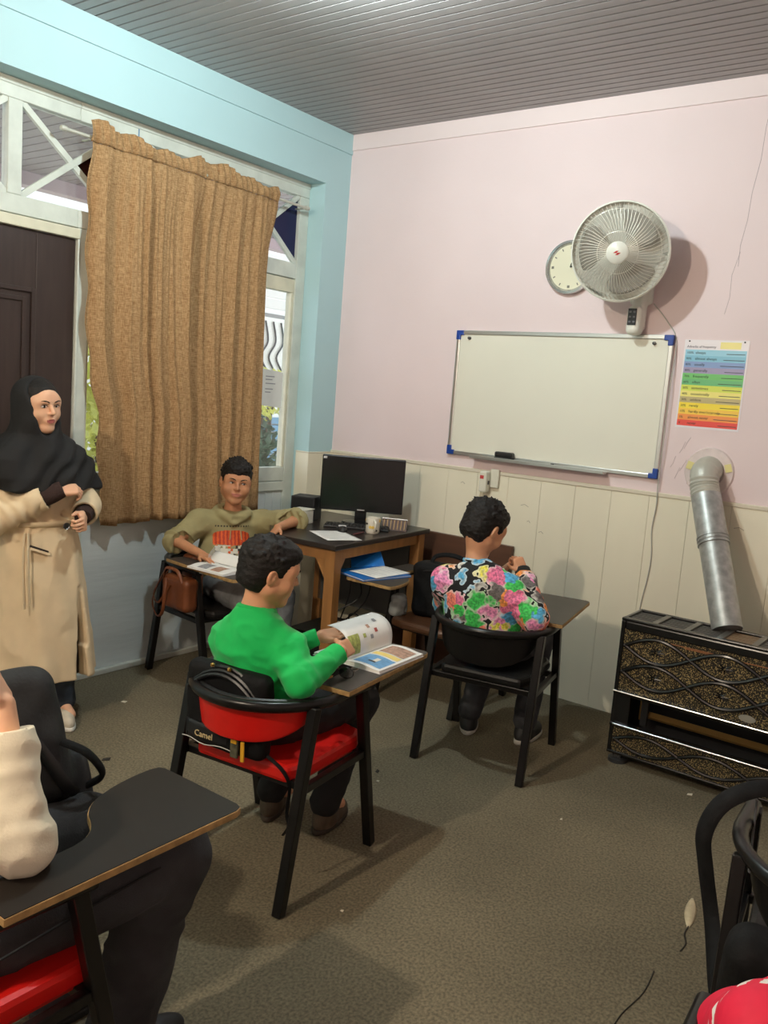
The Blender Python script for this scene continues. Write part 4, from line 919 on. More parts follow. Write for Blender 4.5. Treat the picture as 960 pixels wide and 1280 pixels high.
def short_hair(root, H, nt=120, seed=1, spiky=False, fringe=.0, h=.004, amp=.003, top=.0):
    P, r, R = H.P, H.r, H.R; rg = random.Random(seed)
    v = Vol(H.c-.16*H.s, H.c+.16*H.s, h)
    v.ell(P(0, -.016, .040+top), r(.084, .103, .088+top), R, k=0); v.ell(P(0, -.045, -.018), r(.072, .066, .070), R, k=.02); v.ell(P(0, .04, .085), r(.058, .055, .034), R, k=.03)
    n = R@np.array((0, .77, -.64)); v.half(P(0, .088, .058-fringe), n, k=.008)
    v.half(P(0, -.02, -.078), R@np.array((0, -.25, -1)), k=.012)
    for sx in (-1, 1): v.ell(P(sx*.088, -.004, -.012), r(.022, .024, .036), R, k=.008, op='sub')
    for i in range(nt):   # tufts
        a = rg.uniform(0, 2*PI); e = rg.uniform(.12, 1.45); d = np.array((math.cos(a)*math.cos(e), math.sin(a)*math.cos(e), math.sin(e)))
        if d[1] > .35 and d[2] < .35: continue
        b = np.array((.080, .098, .084+top))*d+np.array((0, -.016, .040+top)); t = d+np.array((rg.gauss(0, .5), rg.gauss(.35, .5), rg.gauss(0, .4))); t /= np.linalg.norm(t)
        v.cone(P(*b), P(*(b+t*rg.uniform(.008, .016)*(1.6 if d[2] > .5 and spiky else 1))), r(.0065), r(.0015), k=.010)
    for i in range(22):   # fringe tufts over the forehead
        x = -.056+.112*i/21+rg.gauss(0, .004); b = np.array((x, .080-abs(x)*.45, .064-fringe*.6-abs(x)*.30)); v.cone(P(*b), P(b[0]+rg.gauss(0, .008), b[1]+.010, b[2]-.006-rg.random()*.020-fringe*.3+.0*x), r(.008), r(.002), k=.006)
    return vol_obj(v, 'hair', hairm, root, disp=lambda V, nn: amp*nz(V, (70, 70, 110), oct=2))
def hand(v, W_, f, n, side, curl=(20, 25), sc=.85, spread=.10, thumb=.5):
    """palm and five fingers. f: wrist to knuckles, n: palm normal, side: +1 thumb towards f x n"""
    W_ = np.array(W_, float); f = np.array(f, float); f /= np.linalg.norm(f); n = np.array(n, float); n -= f*(n@f); n /= np.linalg.norm(n); l = np.cross(f, n)*side
    R = np.stack([l, f, n], 1)
    v.box(W_+f*.046*sc, np.array((.037, .046, .0125))*sc, .011*sc, R, k=.008); v.ell(W_+f*.03*sc+l*.022*sc+n*.004, np.array((.017, .03, .014))*sc, R, k=.012)
    for i, (ln, rad) in enumerate(((.070, .0082), (.078, .0085), (.072, .0082), (.056, .0072))):
        o = (1.5-i); b = W_+f*(.088-.004*abs(o-.5))*sc+l*o*.0185*sc; d = f+l*o*spread*.5; d /= np.linalg.norm(d); q = b; ang = 0.
        for s_, fr in enumerate((.45, .30, .25)):
            ang += math.radians(curl[0] if s_ == 0 else curl[1]); dd = d*math.cos(ang)+n*math.sin(ang); q2 = q+dd*ln*fr*sc
            v.cone(q, q2, rad*sc*(1-.08*s_), rad*sc*(.92-.08*s_), k=.003 if s_ == 0 else .002); q = q2
    b = W_+f*.022*sc+l*.030*sc; d = l*(.75-thumb*.35)+f*.65+n*thumb; d /= np.linalg.norm(d); q = b+d*.038*sc; v.cone(b, q, .0125*sc, .010*sc, k=.008)
    d2 = d+f*.5-l*.35; d2 /= np.linalg.norm(d2); v.cone(q, q+d2*.030*sc, .010*sc, .0078*sc, k=.003)
def wrinkle(amp=.004, sc=(14, 14, 30), off=0., extra=None):
    def f(V, n):
        d = amp*(np.abs(nz(V, sc, off, 2))*-1.+.35)+amp*.8*nz(V, np.array(sc)*.45, off+9)
        if extra is not None: d = d+extra(V, n)
        return d
    return f
def rings(pts, amp, freq, rad):
    """bunched sleeve folds around a point list [(centre, axis)]"""
    def f(V, n):
        d = np.zeros(len(V))
        for c, a in pts:
            c = np.array(c, float); a = np.array(a, float); a /= np.linalg.norm(a); t = (V-c)@a; w = np.exp(-(t/rad)**2)*(np.linalg.norm(V-c, axis=1) < .13)
            d += amp*w*np.sin(t*freq+3*nz(V, (9, 9, 9)))
        return d
    return f
BLO, BHI = np.array((-.55, -.5, -.02)), np.array((.55, .75, 1.32))
def person(label, ch, J, sk, nr=.044, group=None, h=.004, hands=True, female=False):
    """root + continuous skin body. J: joints in the chair's frame"""
    root = thing('person', label, 'person', (ch[0], ch[1], 0), math.radians(ch[2]-90), group)
    pts = np.array([J[k_] for k_ in ('pel', 'chest', 'shL', 'shR', 'elL', 'elR', 'wrL', 'wrR', 'knL', 'knR', 'anL', 'anR')]+[J['head'].c+.15, J['head'].c-.1])
    v = Vol(pts.min(0)-.20, pts.max(0)+.20, h)
    H = J['head']; add_head(v, H, np.array(J['neck'])-.02*np.array((0, 0, 1)), nr, J.get('smile', 0.), J.get('round', 1.06), J.get('mw', 1.))
    v.chain([J['neck'], J['chest'], J['pel']], [.05, .085, .085], k=.03); v.cone(J['shL'], J['shR'], .036, .036, k=.03)
    for s_ in 'LR':
        v.chain([J['sh'+s_], J['el'+s_], J['wr'+s_]], [.036, J.get('er', .031), J.get('wrad', .0215)], k=.02)
        v.chain([np.array(J['pel'])+np.array(((-.07 if s_ == 'L' else .07), .02, -.02)), J['kn'+s_], J['an'+s_]], [.05, .042, .032], k=.02)
        v.cone(J['an'+s_], np.array(J['an'+s_])+np.array((0, .10, -.035)), .03, .026, k=.015)
    for hd in J.get('hands', []): hand(v, *hd[0], **hd[1])
    body = vol_obj(v, 'body', [sk, J.get('lips') or mat('lips', srgb(178, 108, 92), .45)], root, paint=lambda V: lips_paint(H, V, J.get('smile', 0.), J.get('mw', 1.)).astype(int))
    return root, v
def shirt(root, J, name, mats, rs=(.062, .052, .040), cuffL=.93, cuffR=.93, ch=(.150, .105), belly=(.140, .110), neck_r=.058, collar=None, disp=None, paint=None, h=.0055, low=None, yaw=0., thick=0., extra=None, hemcut=None):
    pts = np.array([J[k_] for k_ in ('pel', 'chest', 'shL', 'shR', 'elL', 'elR', 'wrL', 'wrR')]); v = Vol(pts.min(0)-.19, pts.max(0)+.16, h)
    Rt = np.array(J.get('tR', np.eye(3))); c = np.array(J['chest']); pl = np.array(J['pel'])
    up = (c-pl)/np.linalg.norm(c-pl)
    Rc = np.stack([Rt[:, 0], np.cross(up, Rt[:, 0]), up], 1)
    v.ell(c, (ch[0], ch[1], .20), Rc, k=.02); v.ell((c+pl)/2-.02*up, (belly[0], belly[1], .17), Rc, k=.05); v.ell(pl+.02*up, (belly[0]+.005, belly[1]+.005, .11), Rc, k=.05)
    v.cone(J['shL'], J['shR'], rs[0]*.92, rs[0]*.92, k=.035)
    for s_ in 'LR': v.cone(np.array(J['neck'])+np.array((0, -.005, -.045)), J['sh'+s_], .052, rs[0]*.9, k=.03)
    v.cone(np.array(J['neck'])+np.array((0, 0, -.035)), np.array(J['neck'])+np.array((0, 0, -.01)), neck_r*1.25, neck_r, k=.04)
    for s_, cu in (('L', cuffL), ('R', cuffR)):
        sh, el_, wr = [np.array(J[q+s_]) for q in ('sh', 'el', 'wr')]; e = el_+(wr-el_)*cu
        v.cone(sh, el_, rs[0], rs[1], k=.03); v.cone(el_, e, rs[1], rs[2], k=.02)
    if extra: extra(v)
    # neck opening and sleeve ends
    nk = np.array(J['neck']); v.cone(nk+np.array((0, .0, .03)), nk+np.array((0, .01, .12)), neck_r*.86, neck_r*1.3, k=.006, op='sub')
    for s_, cu in (('L', cuffL), ('R', cuffR)):
        el_, wr = np.array(J['el'+s_]), np.array(J['wr'+s_]); a = (wr-el_)/np.linalg.norm(wr-el_); e = el_+(wr-el_)*cu; R = np.stack([np.array(Vector(a).orthogonal().normalized()), a, np.cross(np.array(Vector(a).orthogonal().normalized()), a)], 1)
        v.box(e+a*.052, (.062, .05, .062), .002, R, k=.003, op='sub')
    return vol_obj(v, name, mats, root, disp=disp, paint=paint)
def trousers(root, J, m, r=(.088, .068, .058), name='trousers', h=.006, disp=None, top=.12, extra=None):
    pts = np.array([J[k_] for k_ in ('pel', 'knL', 'knR', 'anL', 'anR')]); v = Vol(pts.min(0)-.17, pts.max(0)+.17, h); pl = np.array(J['pel'])
    v.ell(pl+np.array((0, -.01, .0)), (.145, .115, top), None, k=.02)
    for s_ in 'LR':
        hp = pl+np.array(((-.075 if s_ == 'L' else .075), .02, -.015)); v.cone(hp, J['kn'+s_], r[0], r[1], k=.03); v.cone(J['kn'+s_], np.array(J['an'+s_])+np.array((0, 0, .01)), r[1]*.96, r[2], k=.02)
    if extra: extra(v)
    return vol_obj(v, name, m, root, disp=disp or wrinkle(.005, (16, 16, 22)))
def shoes(root, J, m_up, m_sole, dirs, sc=1.):
    for s_, d in zip('LR', dirs):
        a = np.array(J['an'+s_]); a = np.array((a[0], a[1], 0)); d = np.array((math.sin(math.radians(d)), math.cos(math.radians(d)), 0)); R = np.stack([np.array((d[1], -d[0], 0)), d, np.array((0, 0, 1.))], 1)
        v = Vol(a-.24, a+np.array((.24, .24, .2)), .005); v.ell(a+d*.06*sc+np.array((0, 0, .032)), np.array((.042, .125, .05))*sc, R, k=.01); v.ell(a+np.array((0, 0, .06)), np.array((.042, .05, .055))*sc, R, k=.03); v.half((0, 0, .014), (0, 0, -1))
        o = vol_obj(v, 'shoe', m_up, root)
        v = Vol(a-.24, a+np.array((.24, .24, .1)), .005); v.ell(a+d*.058*sc+np.array((0, 0, .012)), np.array((.046, .132, .05))*sc, R, k=.0); v.half((0, 0, .024), (0, 0, 1)); v.half((0, 0, .001), (0, 0, -1)); vol_obj(v, 'sole', m_sole, o)
jeans_b = mat('black jeans', (.020, .020, .022), .8, var=.35, scale=30, bump=.2, bscale=200); jeans_g = mat('grey jeans', srgb(120, 122, 124), .85, var=.25, scale=9); jeans_n = mat('dark blue jeans', srgb(44, 54, 66), .85, var=.3, scale=10)
soleg = mat('pale sole', srgb(190, 186, 176), .7); shoeb = mat('black shoe', (.015, .015, .016), .6)
skA = skin_mat('light tan skin', srgb(214, 158, 122)); skB = skin_mat('tan skin', srgb(196, 140, 104)); skC = skin_mat('fair skin', srgb(226, 178, 146))

# ---- boy in green on the red chair
def boy_green():
    J = dict(pel=(-.03, -.03, .535), chest=(-.05, -.085, .735), neck=(-.045, -.095, .895), shL=(-.170, -.085, .775), shR=(.085, -.085, .795), elL=(-.225, .0, .635), elR=(.185, -.135, .712), wrL=(-.02, .27, .735), wrR=(.205, .06, .775),
             knL=(-.10, .36, .49), knR=(.11, .38, .49), anL=(-.16, .22, .10), anR=(.06, .26, .10), head=Head((-.015, -.075, 1.03), E3(-38, 14, 2), .97))
    J['hands'] = [((J['wrR'], (-.10, .95, .05), (-.75, -.1, -.6), 1), dict(curl=(48, 55), sc=.80, thumb=.6)), ((J['wrL'], (.5, .8, .1), (.4, -.2, .8), 1), dict(curl=(25, 25), sc=.8))]
    root, v = person('boy in a bright green long sleeved top turning a page of his book', GC, J, skA)
    H = J['head']; add_face(root, v, H, open_=.45)
    short_hair(root, H, 160, 3, fringe=.004, amp=.0018)
    gm = mat('green velour', srgb(0, 190, 90), .8, var=.10, scale=14); gm.node_tree.nodes['Principled BSDF'].inputs['Sheen Weight'].default_value = .15
    dr = np.array(J['wrR'])-np.array(J['elR'])
    sh = shirt(root, J, 'green_top', gm, rs=(.058, .050, .040), cuffR=.97, cuffL=.97, ch=(.150, .098), belly=(.148, .10),
               disp=wrinkle(.011, (9, 9, 15), 3., rings([(np.array(J['elR'])+dr*.12, dr), (np.array(J['elR'])-.05*np.array((.1, 0, -1)), (.5, 0, -.8))], .0022, 120, .06)))
    nk = np.array(J['neck']); MB().tube([(nk[0]+.058*math.cos(a), nk[1]+.004+.062*math.sin(a), nk[2]+.012-.012*math.sin(a)) for a in [2*PI*i/32 for i in range(32)]], .0085, 8, closed=True, flat=1.4).build('neck_band', gm, root, smooth=True)
    trousers(root, J, mat('black trousers', (.012, .012, .013), .85, var=.2, scale=14)); shoes(root, J, mat('brown shoe', srgb(84, 70, 54), .7, var=.2, scale=20), mat('brown sole', srgb(60, 50, 40), .8), (-20, -5), .95)
boy_green()
# ---- boy in the bear print shirt on the black chair
def bear_mat():
    m = bpy.data.materials.new('bear print cloth'); m.use_nodes = True; nt = m.node_tree; b = nt.nodes['Principled BSDF']; b.inputs['Roughness'].default_value = .8
    tc = nt.nodes.new('ShaderNodeTexCoord'); nz_ = nt.nodes.new('ShaderNodeTexNoise'); nz_.inputs['Scale'].default_value = 26; nz_.inputs['Detail'].default_value = 1
    nt.links.new(tc.outputs['Object'], nz_.inputs['Vector'])
    sb_ = nt.nodes.new('ShaderNodeVectorMath'); sb_.operation = 'SUBTRACT'; sb_.inputs[1].default_value = (.5, .5, .5); sc = nt.nodes.new('ShaderNodeVectorMath'); sc.operation = 'SCALE'; sc.inputs['Scale'].default_value = .075
    ad = nt.nodes.new('ShaderNodeVectorMath'); ad.operation = 'ADD'; nt.links.new(nz_.outputs['Color'], sb_.inputs[0]); nt.links.new(sb_.outputs[0], sc.inputs[0]); nt.links.new(sc.outputs[0], ad.inputs[0]); nt.links.new(tc.outputs['Object'], ad.inputs[1])
    vo = nt.nodes.new('ShaderNodeTexVoronoi'); vo.inputs['Scale'].default_value = 12.5; nt.links.new(ad.outputs[0], vo.inputs['Vector'])
    r = nt.nodes.new('ShaderNodeValToRGB'); r.color_ramp.interpolation = 'CONSTANT'; cols = [(92, 178, 222), (250, 158, 84), (72, 206, 96), (240, 128, 168), (238, 228, 84), (112, 106, 104), (250, 140, 120), (236, 150, 196)]
    el = r.color_ramp.elements; el[0].color = srgb(*cols[0])+(1,); el[1].position = 1/8; el[1].color = srgb(*cols[1])+(1,)
    for i in range(2, 8): e = el.new(i/8); e.color = srgb(*cols[i])+(1,)
    sp = nt.nodes.new('ShaderNodeSeparateColor'); nt.links.new(vo.outputs['Color'], sp.inputs[0]); nt.links.new(sp.outputs[0], r.inputs[0])
    n3 = nt.nodes.new('ShaderNodeTexNoise'); n3.inputs['Scale'].default_value = 95; nt.links.new(tc.outputs['Object'], n3.inputs['Vector']); r3 = nt.nodes.new('ShaderNodeValToRGB'); r3.color_ramp.elements[0].position = .35; r3.color_ramp.elements[1].position = .62; r3.color_ramp.elements[0].color = (.55, .55, .55, 1); r3.color_ramp.elements[1].color = (1.15, 1.15, 1.15, 1)
    nt.links.new(n3.outputs['Fac'], r3.inputs[0]); mm = nt.nodes.new('ShaderNodeMix'); mm.data_type = 'RGBA'; mm.blend_type = 'MULTIPLY'; mm.inputs[0].default_value = 1; nt.links.new(r.outputs[0], mm.inputs[6]); nt.links.new(r3.outputs[0], mm.inputs[7])
    th = nt.nodes.new('ShaderNodeMath'); th.operation = 'LESS_THAN'; th.inputs[1].default_value = .66; nt.links.new(vo.outputs['Distance'], th.inputs[0])
    mx = nt.nodes.new('ShaderNodeMix'); mx.data_type = 'RGBA'; mx.inputs[6].default_value = (.008, .008, .009, 1); nt.links.new(th.outputs[0], mx.inputs[0]); lt = nt.nodes.new('ShaderNodeMapRange'); lt.inputs[1].default_value = .50; lt.inputs[2].default_value = .62; lt.inputs[4].default_value = .55; nt.links.new(vo.outputs['Distance'], lt.inputs[0]); m4 = nt.nodes.new('ShaderNodeMix'); m4.data_type = 'RGBA'; m4.inputs[7].default_value = (.9, .88, .8, 1); nt.links.new(lt.outputs[0], m4.inputs[0]); nt.links.new(mm.outputs[2], m4.inputs[6]); nt.links.new(m4.outputs[2], mx.inputs[7]); nt.links.new(mx.outputs[2], b.inputs['Base Color']); return m
def boy_bear():
    J = dict(pel=(-.03, -.04, .54), chest=(-.075, -.085, .735), neck=(-.105, -.07, .90), shL=(-.235, -.085, .80), shR=(.07, -.10, .805), elL=(-.29, .08, .66), elR=(.20, -.115, .715), wrL=(-.06, .20, .84), wrR=(.085, .04, .880),
             knL=(-.11, .35, .49), knR=(.12, .36, .49), anL=(-.155, .18, .10), anR=(.12, .22, .10), head=Head((-.105, -.025, 1.065), E3(-24, 30, 4), 1.08))
    J['hands'] = [((J['wrR'], (-.45, .15, .75), (-.6, .5, -.3), 1), dict(curl=(55, 60), sc=.80)), ((J['wrL'], (.5, .3, .6), (.5, .2, -.5), 1), dict(curl=(40, 40), sc=.8))]
    root, v = person('boy in a black shirt printed with colourful bears seated facing the wall', BC, J, skA)
    H = J['head']; add_face(root, v, H, open_=.5); short_hair(root, H, 220, 8, fringe=.006, amp=.003, spiky=True)
    bm_ = bear_mat(); d = np.array(J['wrR'])-np.array(J['elR'])
    shirt(root, J, 'bear_print_shirt', bm_, rs=(.072, .064, .046), cuffR=.90, cuffL=.9, ch=(.165, .118), belly=(.165, .125), disp=wrinkle(.009, (9, 9, 13), 6., rings([(np.array(J['elR'])+d*.3, d)], .004, 150, .06)))
    a = d/np.linalg.norm(d); e = np.array(J['elR'])+d*.86; MB().tube([e, e+a*.05], [.041, .036], 16).build('cuff', mat('black rib', (.012, .012, .012), .9), root, smooth=True)
    nk = np.array(J['neck']); MB().tube([(nk[0]+.060*math.cos(q), nk[1]+.004+.062*math.sin(q), nk[2]+.016-.014*math.sin(q)) for q in [2*PI*i/32 for i in range(32)]], .009, 8, closed=True).build('collar_band', bm_, root, smooth=True)
    MB().tube([(nk[0]-.035+.03*math.cos(q), nk[1]-.058+.01*math.sin(q), nk[2]-.004+.012*math.sin(q)) for q in [2*PI*i/16 for i in range(16)]], .008, 8, closed=True).build('white_collar_tag', mat('white cotton', srgb(230, 228, 222), .8), root, smooth=True)
    trousers(root, J, mat('washed black jeans', srgb(58, 58, 62), .85, var=.3, scale=12)); shoes(root, J, shoeb, soleg, (-15, 10), 1.0)
boy_bear()
# ---- boy in the khaki hoodie
def boy_hoodie():
    tR = E3(-26, 0, 0)
    J = dict(pel=(-.10, -.07, .535), chest=(-.13, -.105, .735), neck=(-.135, -.085, .905), shL=(-.315, -.045, .845), shR=(.035, -.165, .845), elL=(-.345, .215, .895), elR=(.215, -.115, .765), wrL=(-.145, .305, .885), wrR=(.190, .100, .725),
             knL=(-.19, .32, .50), knR=(.06, .33, .50), anL=(-.16, .33, .10), anR=(.03, .36, .10), head=Head((-.115, -.045, 1.085), E3(-31, 3, -5), 1.03), tR=tR, smile=.004, round=1.10, mw=1.3)
    J['hands'] = [((J['wrR'], (.0, .95, -.14), (.0, -.1, -1), -1), dict(curl=(6, 8), sc=.85, spread=.16, thumb=.1)), ((J['wrL'], (.75, .25, -.45), (.1, .4, -.9), 1), dict(curl=(25, 25), sc=.82))]
    root, v = person('smiling boy in a khaki hoodie leaning an elbow on the computer desk', HCh, J, skB, er=.034) if False else person('smiling boy in a khaki hoodie leaning an elbow on the computer desk', HCh, J, skB)
    H = J['head']; add_face(root, v, H, open_=.72, gaze=(-.8, 0)); short_hair(root, H, 150, 5, fringe=.0, amp=.003, top=.004, spiky=True)
    km = mat('khaki fleece', srgb(158, 148, 106), .9, var=.07, scale=12); orm = mat('orange print', srgb(222, 92, 34), .7); rdm = mat('red print', srgb(182, 54, 28), .7); wpr = mat('white print', srgb(222, 218, 204), .7); bpr = mat('black print ink', srgb(58, 50, 42), .7)
    c = np.array(J['chest'])
    def paint(V):
        L = (V-c)@tR; x, y, z = L[:, 0], L[:, 1], L[:, 2]; m = np.zeros(len(V), int); fr = y > .02
        arch = fr & (np.abs(x) < .105) & (z < .055+.03*np.sqrt(np.maximum(0, 1-(x/.105)**2))) & (z > .005); st = (np.floor((x+.2)/.0105) % 2 == 0)
        m[arch] = np.where(st[arch], 1, 2)
        cell = np.stack([np.floor((x+.2)/.014), np.floor((z+.3)/.013), np.zeros(len(x))], 1); hs = np.abs(np.sin(cell[:, 0]*12.9898+cell[:, 1]*78.233)*43758.5453) % 1
        blk_ = fr & (np.abs(x) < .095) & (z <= .003) & (z > -.12); row = np.floor((z+.3)/.026) % 2
        m[blk_] = np.where(hs[blk_] < .42, 3, np.where(hs[blk_] < .60, 4, np.where(hs[blk_] < .74, 1, np.where(row[blk_] == 0, 3, 0))))
        tl = fr & (np.abs(x) < .10) & (np.abs(z-.108) < .004) & (np.floor((x+.2)/.008) % 2 == 0); m[tl] = 4
        return m
    def hood(vv):
        nk = np.array(J['neck'])
        for i in range(14):
            a0, a1 = [(-.5*PI+.20)+(2*PI-.40)*q/14 for q in (i, i+1)]
            g = lambda a: nk+tR@np.array((.086*math.cos(a+PI), .076*math.sin(a+PI)-.008, .012+.012*math.sin(a)-.010))
            vv.cone(g(a0), g(a1), .026, .026, k=.012)
        for sx in (-1, 1): vv.cone(nk+tR@np.array((sx*.075, .045, .005)), nk+tR@np.array((sx*.010, .088, -.045)), .022, .014, k=.015)
    dR = np.array(J['wrR'])-np.array(J['elR']); dL = np.array(J['wrL'])-np.array(J['elL'])
    shirt(root, J, 'hoodie', [km, orm, rdm, wpr, bpr], rs=(.074, .066, .058), cuffL=.06, cuffR=.10, ch=(.165, .115), belly=(.165, .125), neck_r=.066, h=.0045, paint=paint, extra=hood,
          disp=wrinkle(.009, (10, 10, 14), 1., rings([(J['elR'], np.array(J['elR'])-np.array(J['shR'])), (J['elL'], np.array(J['elL'])-np.array(J['shL']))], .006, 140, .07)))
    for sx in (-1, 1):
        a = np.array(J['neck'])+tR@np.array((sx*.028, .112, -.075)); MB().tube([a, a+tR@np.array((sx*.004, .014, -.045)), a+tR@np.array((sx*.006, .016, -.055))], .0035, 6).build('drawstring', km, root, smooth=True)
    trousers(root, J, jeans_g, r=(.092, .075, .070)); shoes(root, J, mat('white shoe', srgb(206, 204, 198), .6), soleg, (0, 0), 1.)
boy_hoodie()
# ---- standing woman
def woman():
    W0 = (.245, -2.255, -8.)
    J = dict(pel=(.04, -.01, .86), chest=(.06, -.01, 1.13), neck=(.075, .0, 1.33), shL=(-.070, .0, 1.250), shR=(.200, -.01, 1.250), elL=(-.135, .085, 1.035), elR=(.275, .065, .985), wrL=(-.070, .185, 1.000), wrR=(.050, .185, 1.120),
             knL=(-.045, .015, .47), knR=(.105, .0, .47), anL=(-.06, .03, .09), anR=(.10, -.01, .09), head=Head((.085, .045, 1.478), E3(13, 5, 3), 1.0), round=1.0, lips=mat('rose lips', srgb(178, 98, 92), .4))
    J['hands'] = [((J['wrR'], (-.92, .25, .10), (-.15, -.5, -.85), 1), dict(curl=(48, 50), sc=.92)), ((J['wrL'], (.35, .75, -.25), (.75, -.3, -.2), -1), dict(curl=(62, 62), sc=.92, thumb=.7))]
    root, v = person('standing woman in a black headscarf and long beige coat beside the door', W0, J, skC)
    H = J['head']; P, r, R = H.P, H.r, H.R
    add_face(root, v, H, open_=1.05, gaze=(.3, -.2), brow=.0042)
    hv = Vol(H.c-.15, H.c+.15, .004); hv.ell(P(0, -.008, .036), r(.080, .098, .087), R, k=0); hv.half(P(0, -.01, 0), R@np.array((0, -1, -.2)))
    hv.half(P(0, .0, -.035), R@np.array((0, 0, -1)), k=.01)
    for sx in (-1, 1): hv.box(P(sx*.020, .090, .0125), r(.040, .050, .054), .006, R@np.array(Matrix.Rotation(sx*.62, 3, 'Y')), k=.006, op='sub')
    hv.box(P(0, .1, -.04), r(.058, .06, .055), .01, R, k=.004, op='sub')
    hv.cone(P(0, .03, .125), P(0, .105, .075), .0022, .0022, k=.003, op='sub')
    vol_obj(hv, 'hair', hairm, root, disp=lambda V, n: .0015*nz(V, (40, 40, 120)))
    scarf = mat('black scarf', (.008, .008, .0085), .85, var=.15, scale=10, bump=.08, bscale=300)
    s = Vol((-.32, -.30, 1.02), (.42, .36, 1.70), .005)
    s.ell(P(0, -.024, .030), r(.098, .106, .102), R, k=0); s.ell(P(0, -.015, -.045), r(.098, .105, .105), R, k=.03); s.cone(P(0, -.01, -.08), (.075, .02, 1.30), .085, .105, k=.04)
    s.loft([(1.115, .06, .015, .268, .170), (1.17, .065, .012, .268, .168), (1.25, .067, .005, .250, .155), (1.31, .07, .0, .190, .130), (1.36, .075, .0, .120, .110), (1.40, .08, .01, .095, .10)], k=.03, fold=lambda a, z: .035*np.sin(a*7+z*12)+.02*np.sin(a*13-z*9))
    s.ell(P(0, .105, -.012), r(.066, .075, .112), R, k=.012, op='sub'); s.ell(P(0, .075, .075), r(.083, .088, .070), R, k=.02, op='sub')
    for sx, ang in ((-1, .5), (1, -.5)): pass
    def sd(V, n):
        L = V-np.array((.08, .1, 1.42)); return .007*np.sin((L[:, 0]*.9+L[:, 2]*.75)*62+3*nz(V, (7, 7, 7)))*np.clip((1.46-V[:, 2])*6, 0, 1)*np.clip((V[:, 1]+.05)*8, 0, 1)+.003*nz(V, (12, 12, 18))
    vol_obj(s, 'headscarf', scarf, root, disp=sd)
    cm = mat('beige coat cloth', srgb(224, 203, 168), .85, var=.06, scale=8, bump=.05, bscale=200); lin = mat('dark brown lining', srgb(46, 34, 28), .85)
    c = Vol((-.42, -.34, .16), (.50, .40, 1.36), .006)
    fold = lambda a, z: (.045*np.sin(a*6+1)+.025*np.sin(a*11+z*3))*np.clip((.95-z)*1.6, 0, 1)
    c.loft([(.235, .0, .01, .225, .175), (.50, .02, .01, .205, .165), (.80, .045, .005, .185, .150), (.98, .055, .0, .170, .135), (1.10, .06, .0, .172, .130), (1.22, .062, .0, .168, .118), (1.31, .065, .0, .12, .09)], k=.02, fold=fold)
    c.cone(J['shL'], J['shR'], .058, .058, k=.03)
    for q in 'LR':
        a_, b_, w_ = [np.array(J[k_+q]) for k_ in ('sh', 'el', 'wr')]; e = b_+(w_-b_)*(.80 if q == 'R' else .72); c.cone(a_, b_, .060, .062, k=.03); c.cone(b_, e, .067, .060, k=.02)
        d = (w_-b_)/np.linalg.norm(w_-b_); o = np.array(Vector(d).orthogonal().normalized()); c.box(e+d*.052, (.07, .05, .07), .002, np.stack([o, d, np.cross(o, d)], 1), k=.003, op='sub'); c.cone(e-d*.03, e+d*.06, .044, .048, k=.003, op='sub')
    c.prism = None
    for z0, z1, w0, w1 in ((.80, .66, .001, .006), (.66, .40, .006, .018), (.40, .20, .018, .026)): c.cone((-.085, .19, z0), (-.10, .19, z1), w0+.010, w1+.012, k=.004, op='sub'); c.cone((-.085, .14, z0), (-.10, .14, z1), w0+.010, w1+.012, k=.004, op='sub'); c.cone((-.08, .10, z0), (-.09, .10, z1), w0+.004, w1+.004, k=.004, op='sub')
    c.loft  # body
    inner = [(.215, .0, .01, .195, .145), (.50, .02, .01, .180, .140)]
    eR = np.array(J['elR']); dR = np.array(J['wrR'])-eR
    co = vol_obj(c, 'coat', cm, root, disp=wrinkle(.008, (10, 10, 6), 4., rings([(eR+dR*.15, dR), (eR+dR*.55, dR)], .006, 90, .07)))
    l = Vol((-.30, -.26, .2), (.32, .26, .95), .007); l.loft([(.24, .0, -.005, .185, .135), (.60, .02, .0, .165, .130), (.90, .045, .0, .15, .12)], k=.01); vol_obj(l, 'lining', lin, root)
    knit = mat('dark brown knit', srgb(50, 32, 28), .9, bump=.3, bscale=160)
    for q, f0 in (('R', .70), ('L', .62)):
        b_, w_ = np.array(J['el'+q]), np.array(J['wr'+q]); d = w_-b_; MB().tube([b_+d*f0, b_+d*.9, b_+d*1.08], [.040, .039, .034], 18, flat=1.1).build('knit_cuff', knit, root, smooth=True)
    # belt, tie ends, pocket, cuff strap
    for pts in ([(.155, .135, .93), (.165, .165, .80), (.158, .17, .62)], [(.168, .13, .93), (.182, .155, .80), (.178, .165, .60)]):
        MB().tube(catmull(pts, 6), .012, 8, flat=.35).build('belt_tie', cm, root, smooth=True)
    MB().tube([(.055+.178*math.cos(a), .002+.142*math.sin(a), .955+.01*math.sin(a)) for a in [2*PI*i/40 for i in range(40)]], .017, 8, closed=True, flat=.5).build('belt', cm, root, smooth=True)
    MB().bar((.075, .157, .845), (.150, .145, .875), .010, .012, up=(0, 1, 0)).build('pocket_slit', lin, root); MB().bar((.070, .158, .835), (.152, .146, .866), .010, .016, up=(0, 1, 0)).build('pocket_welt', cm, root)
    MB().lathe([(.010, .0), (.014, .003), (.016, 0), (.014, -.003), (.010, 0)], 16, frame3((1, 0, 0), (0, 0, 1), (0, -1, 0), (-.01, .150, .955))).build('buckle', mat('grey buckle', srgb(110, 110, 112), .3, .7), root)
    trousers(root, J, jeans_n, r=(.085, .062, .066), top=.10); shoes(root, J, mat('off white trainer', srgb(206, 196, 178), .6, var=.12, scale=26), mat('white sole', srgb(216, 214, 206), .6), (10, 0), .98)
woman()
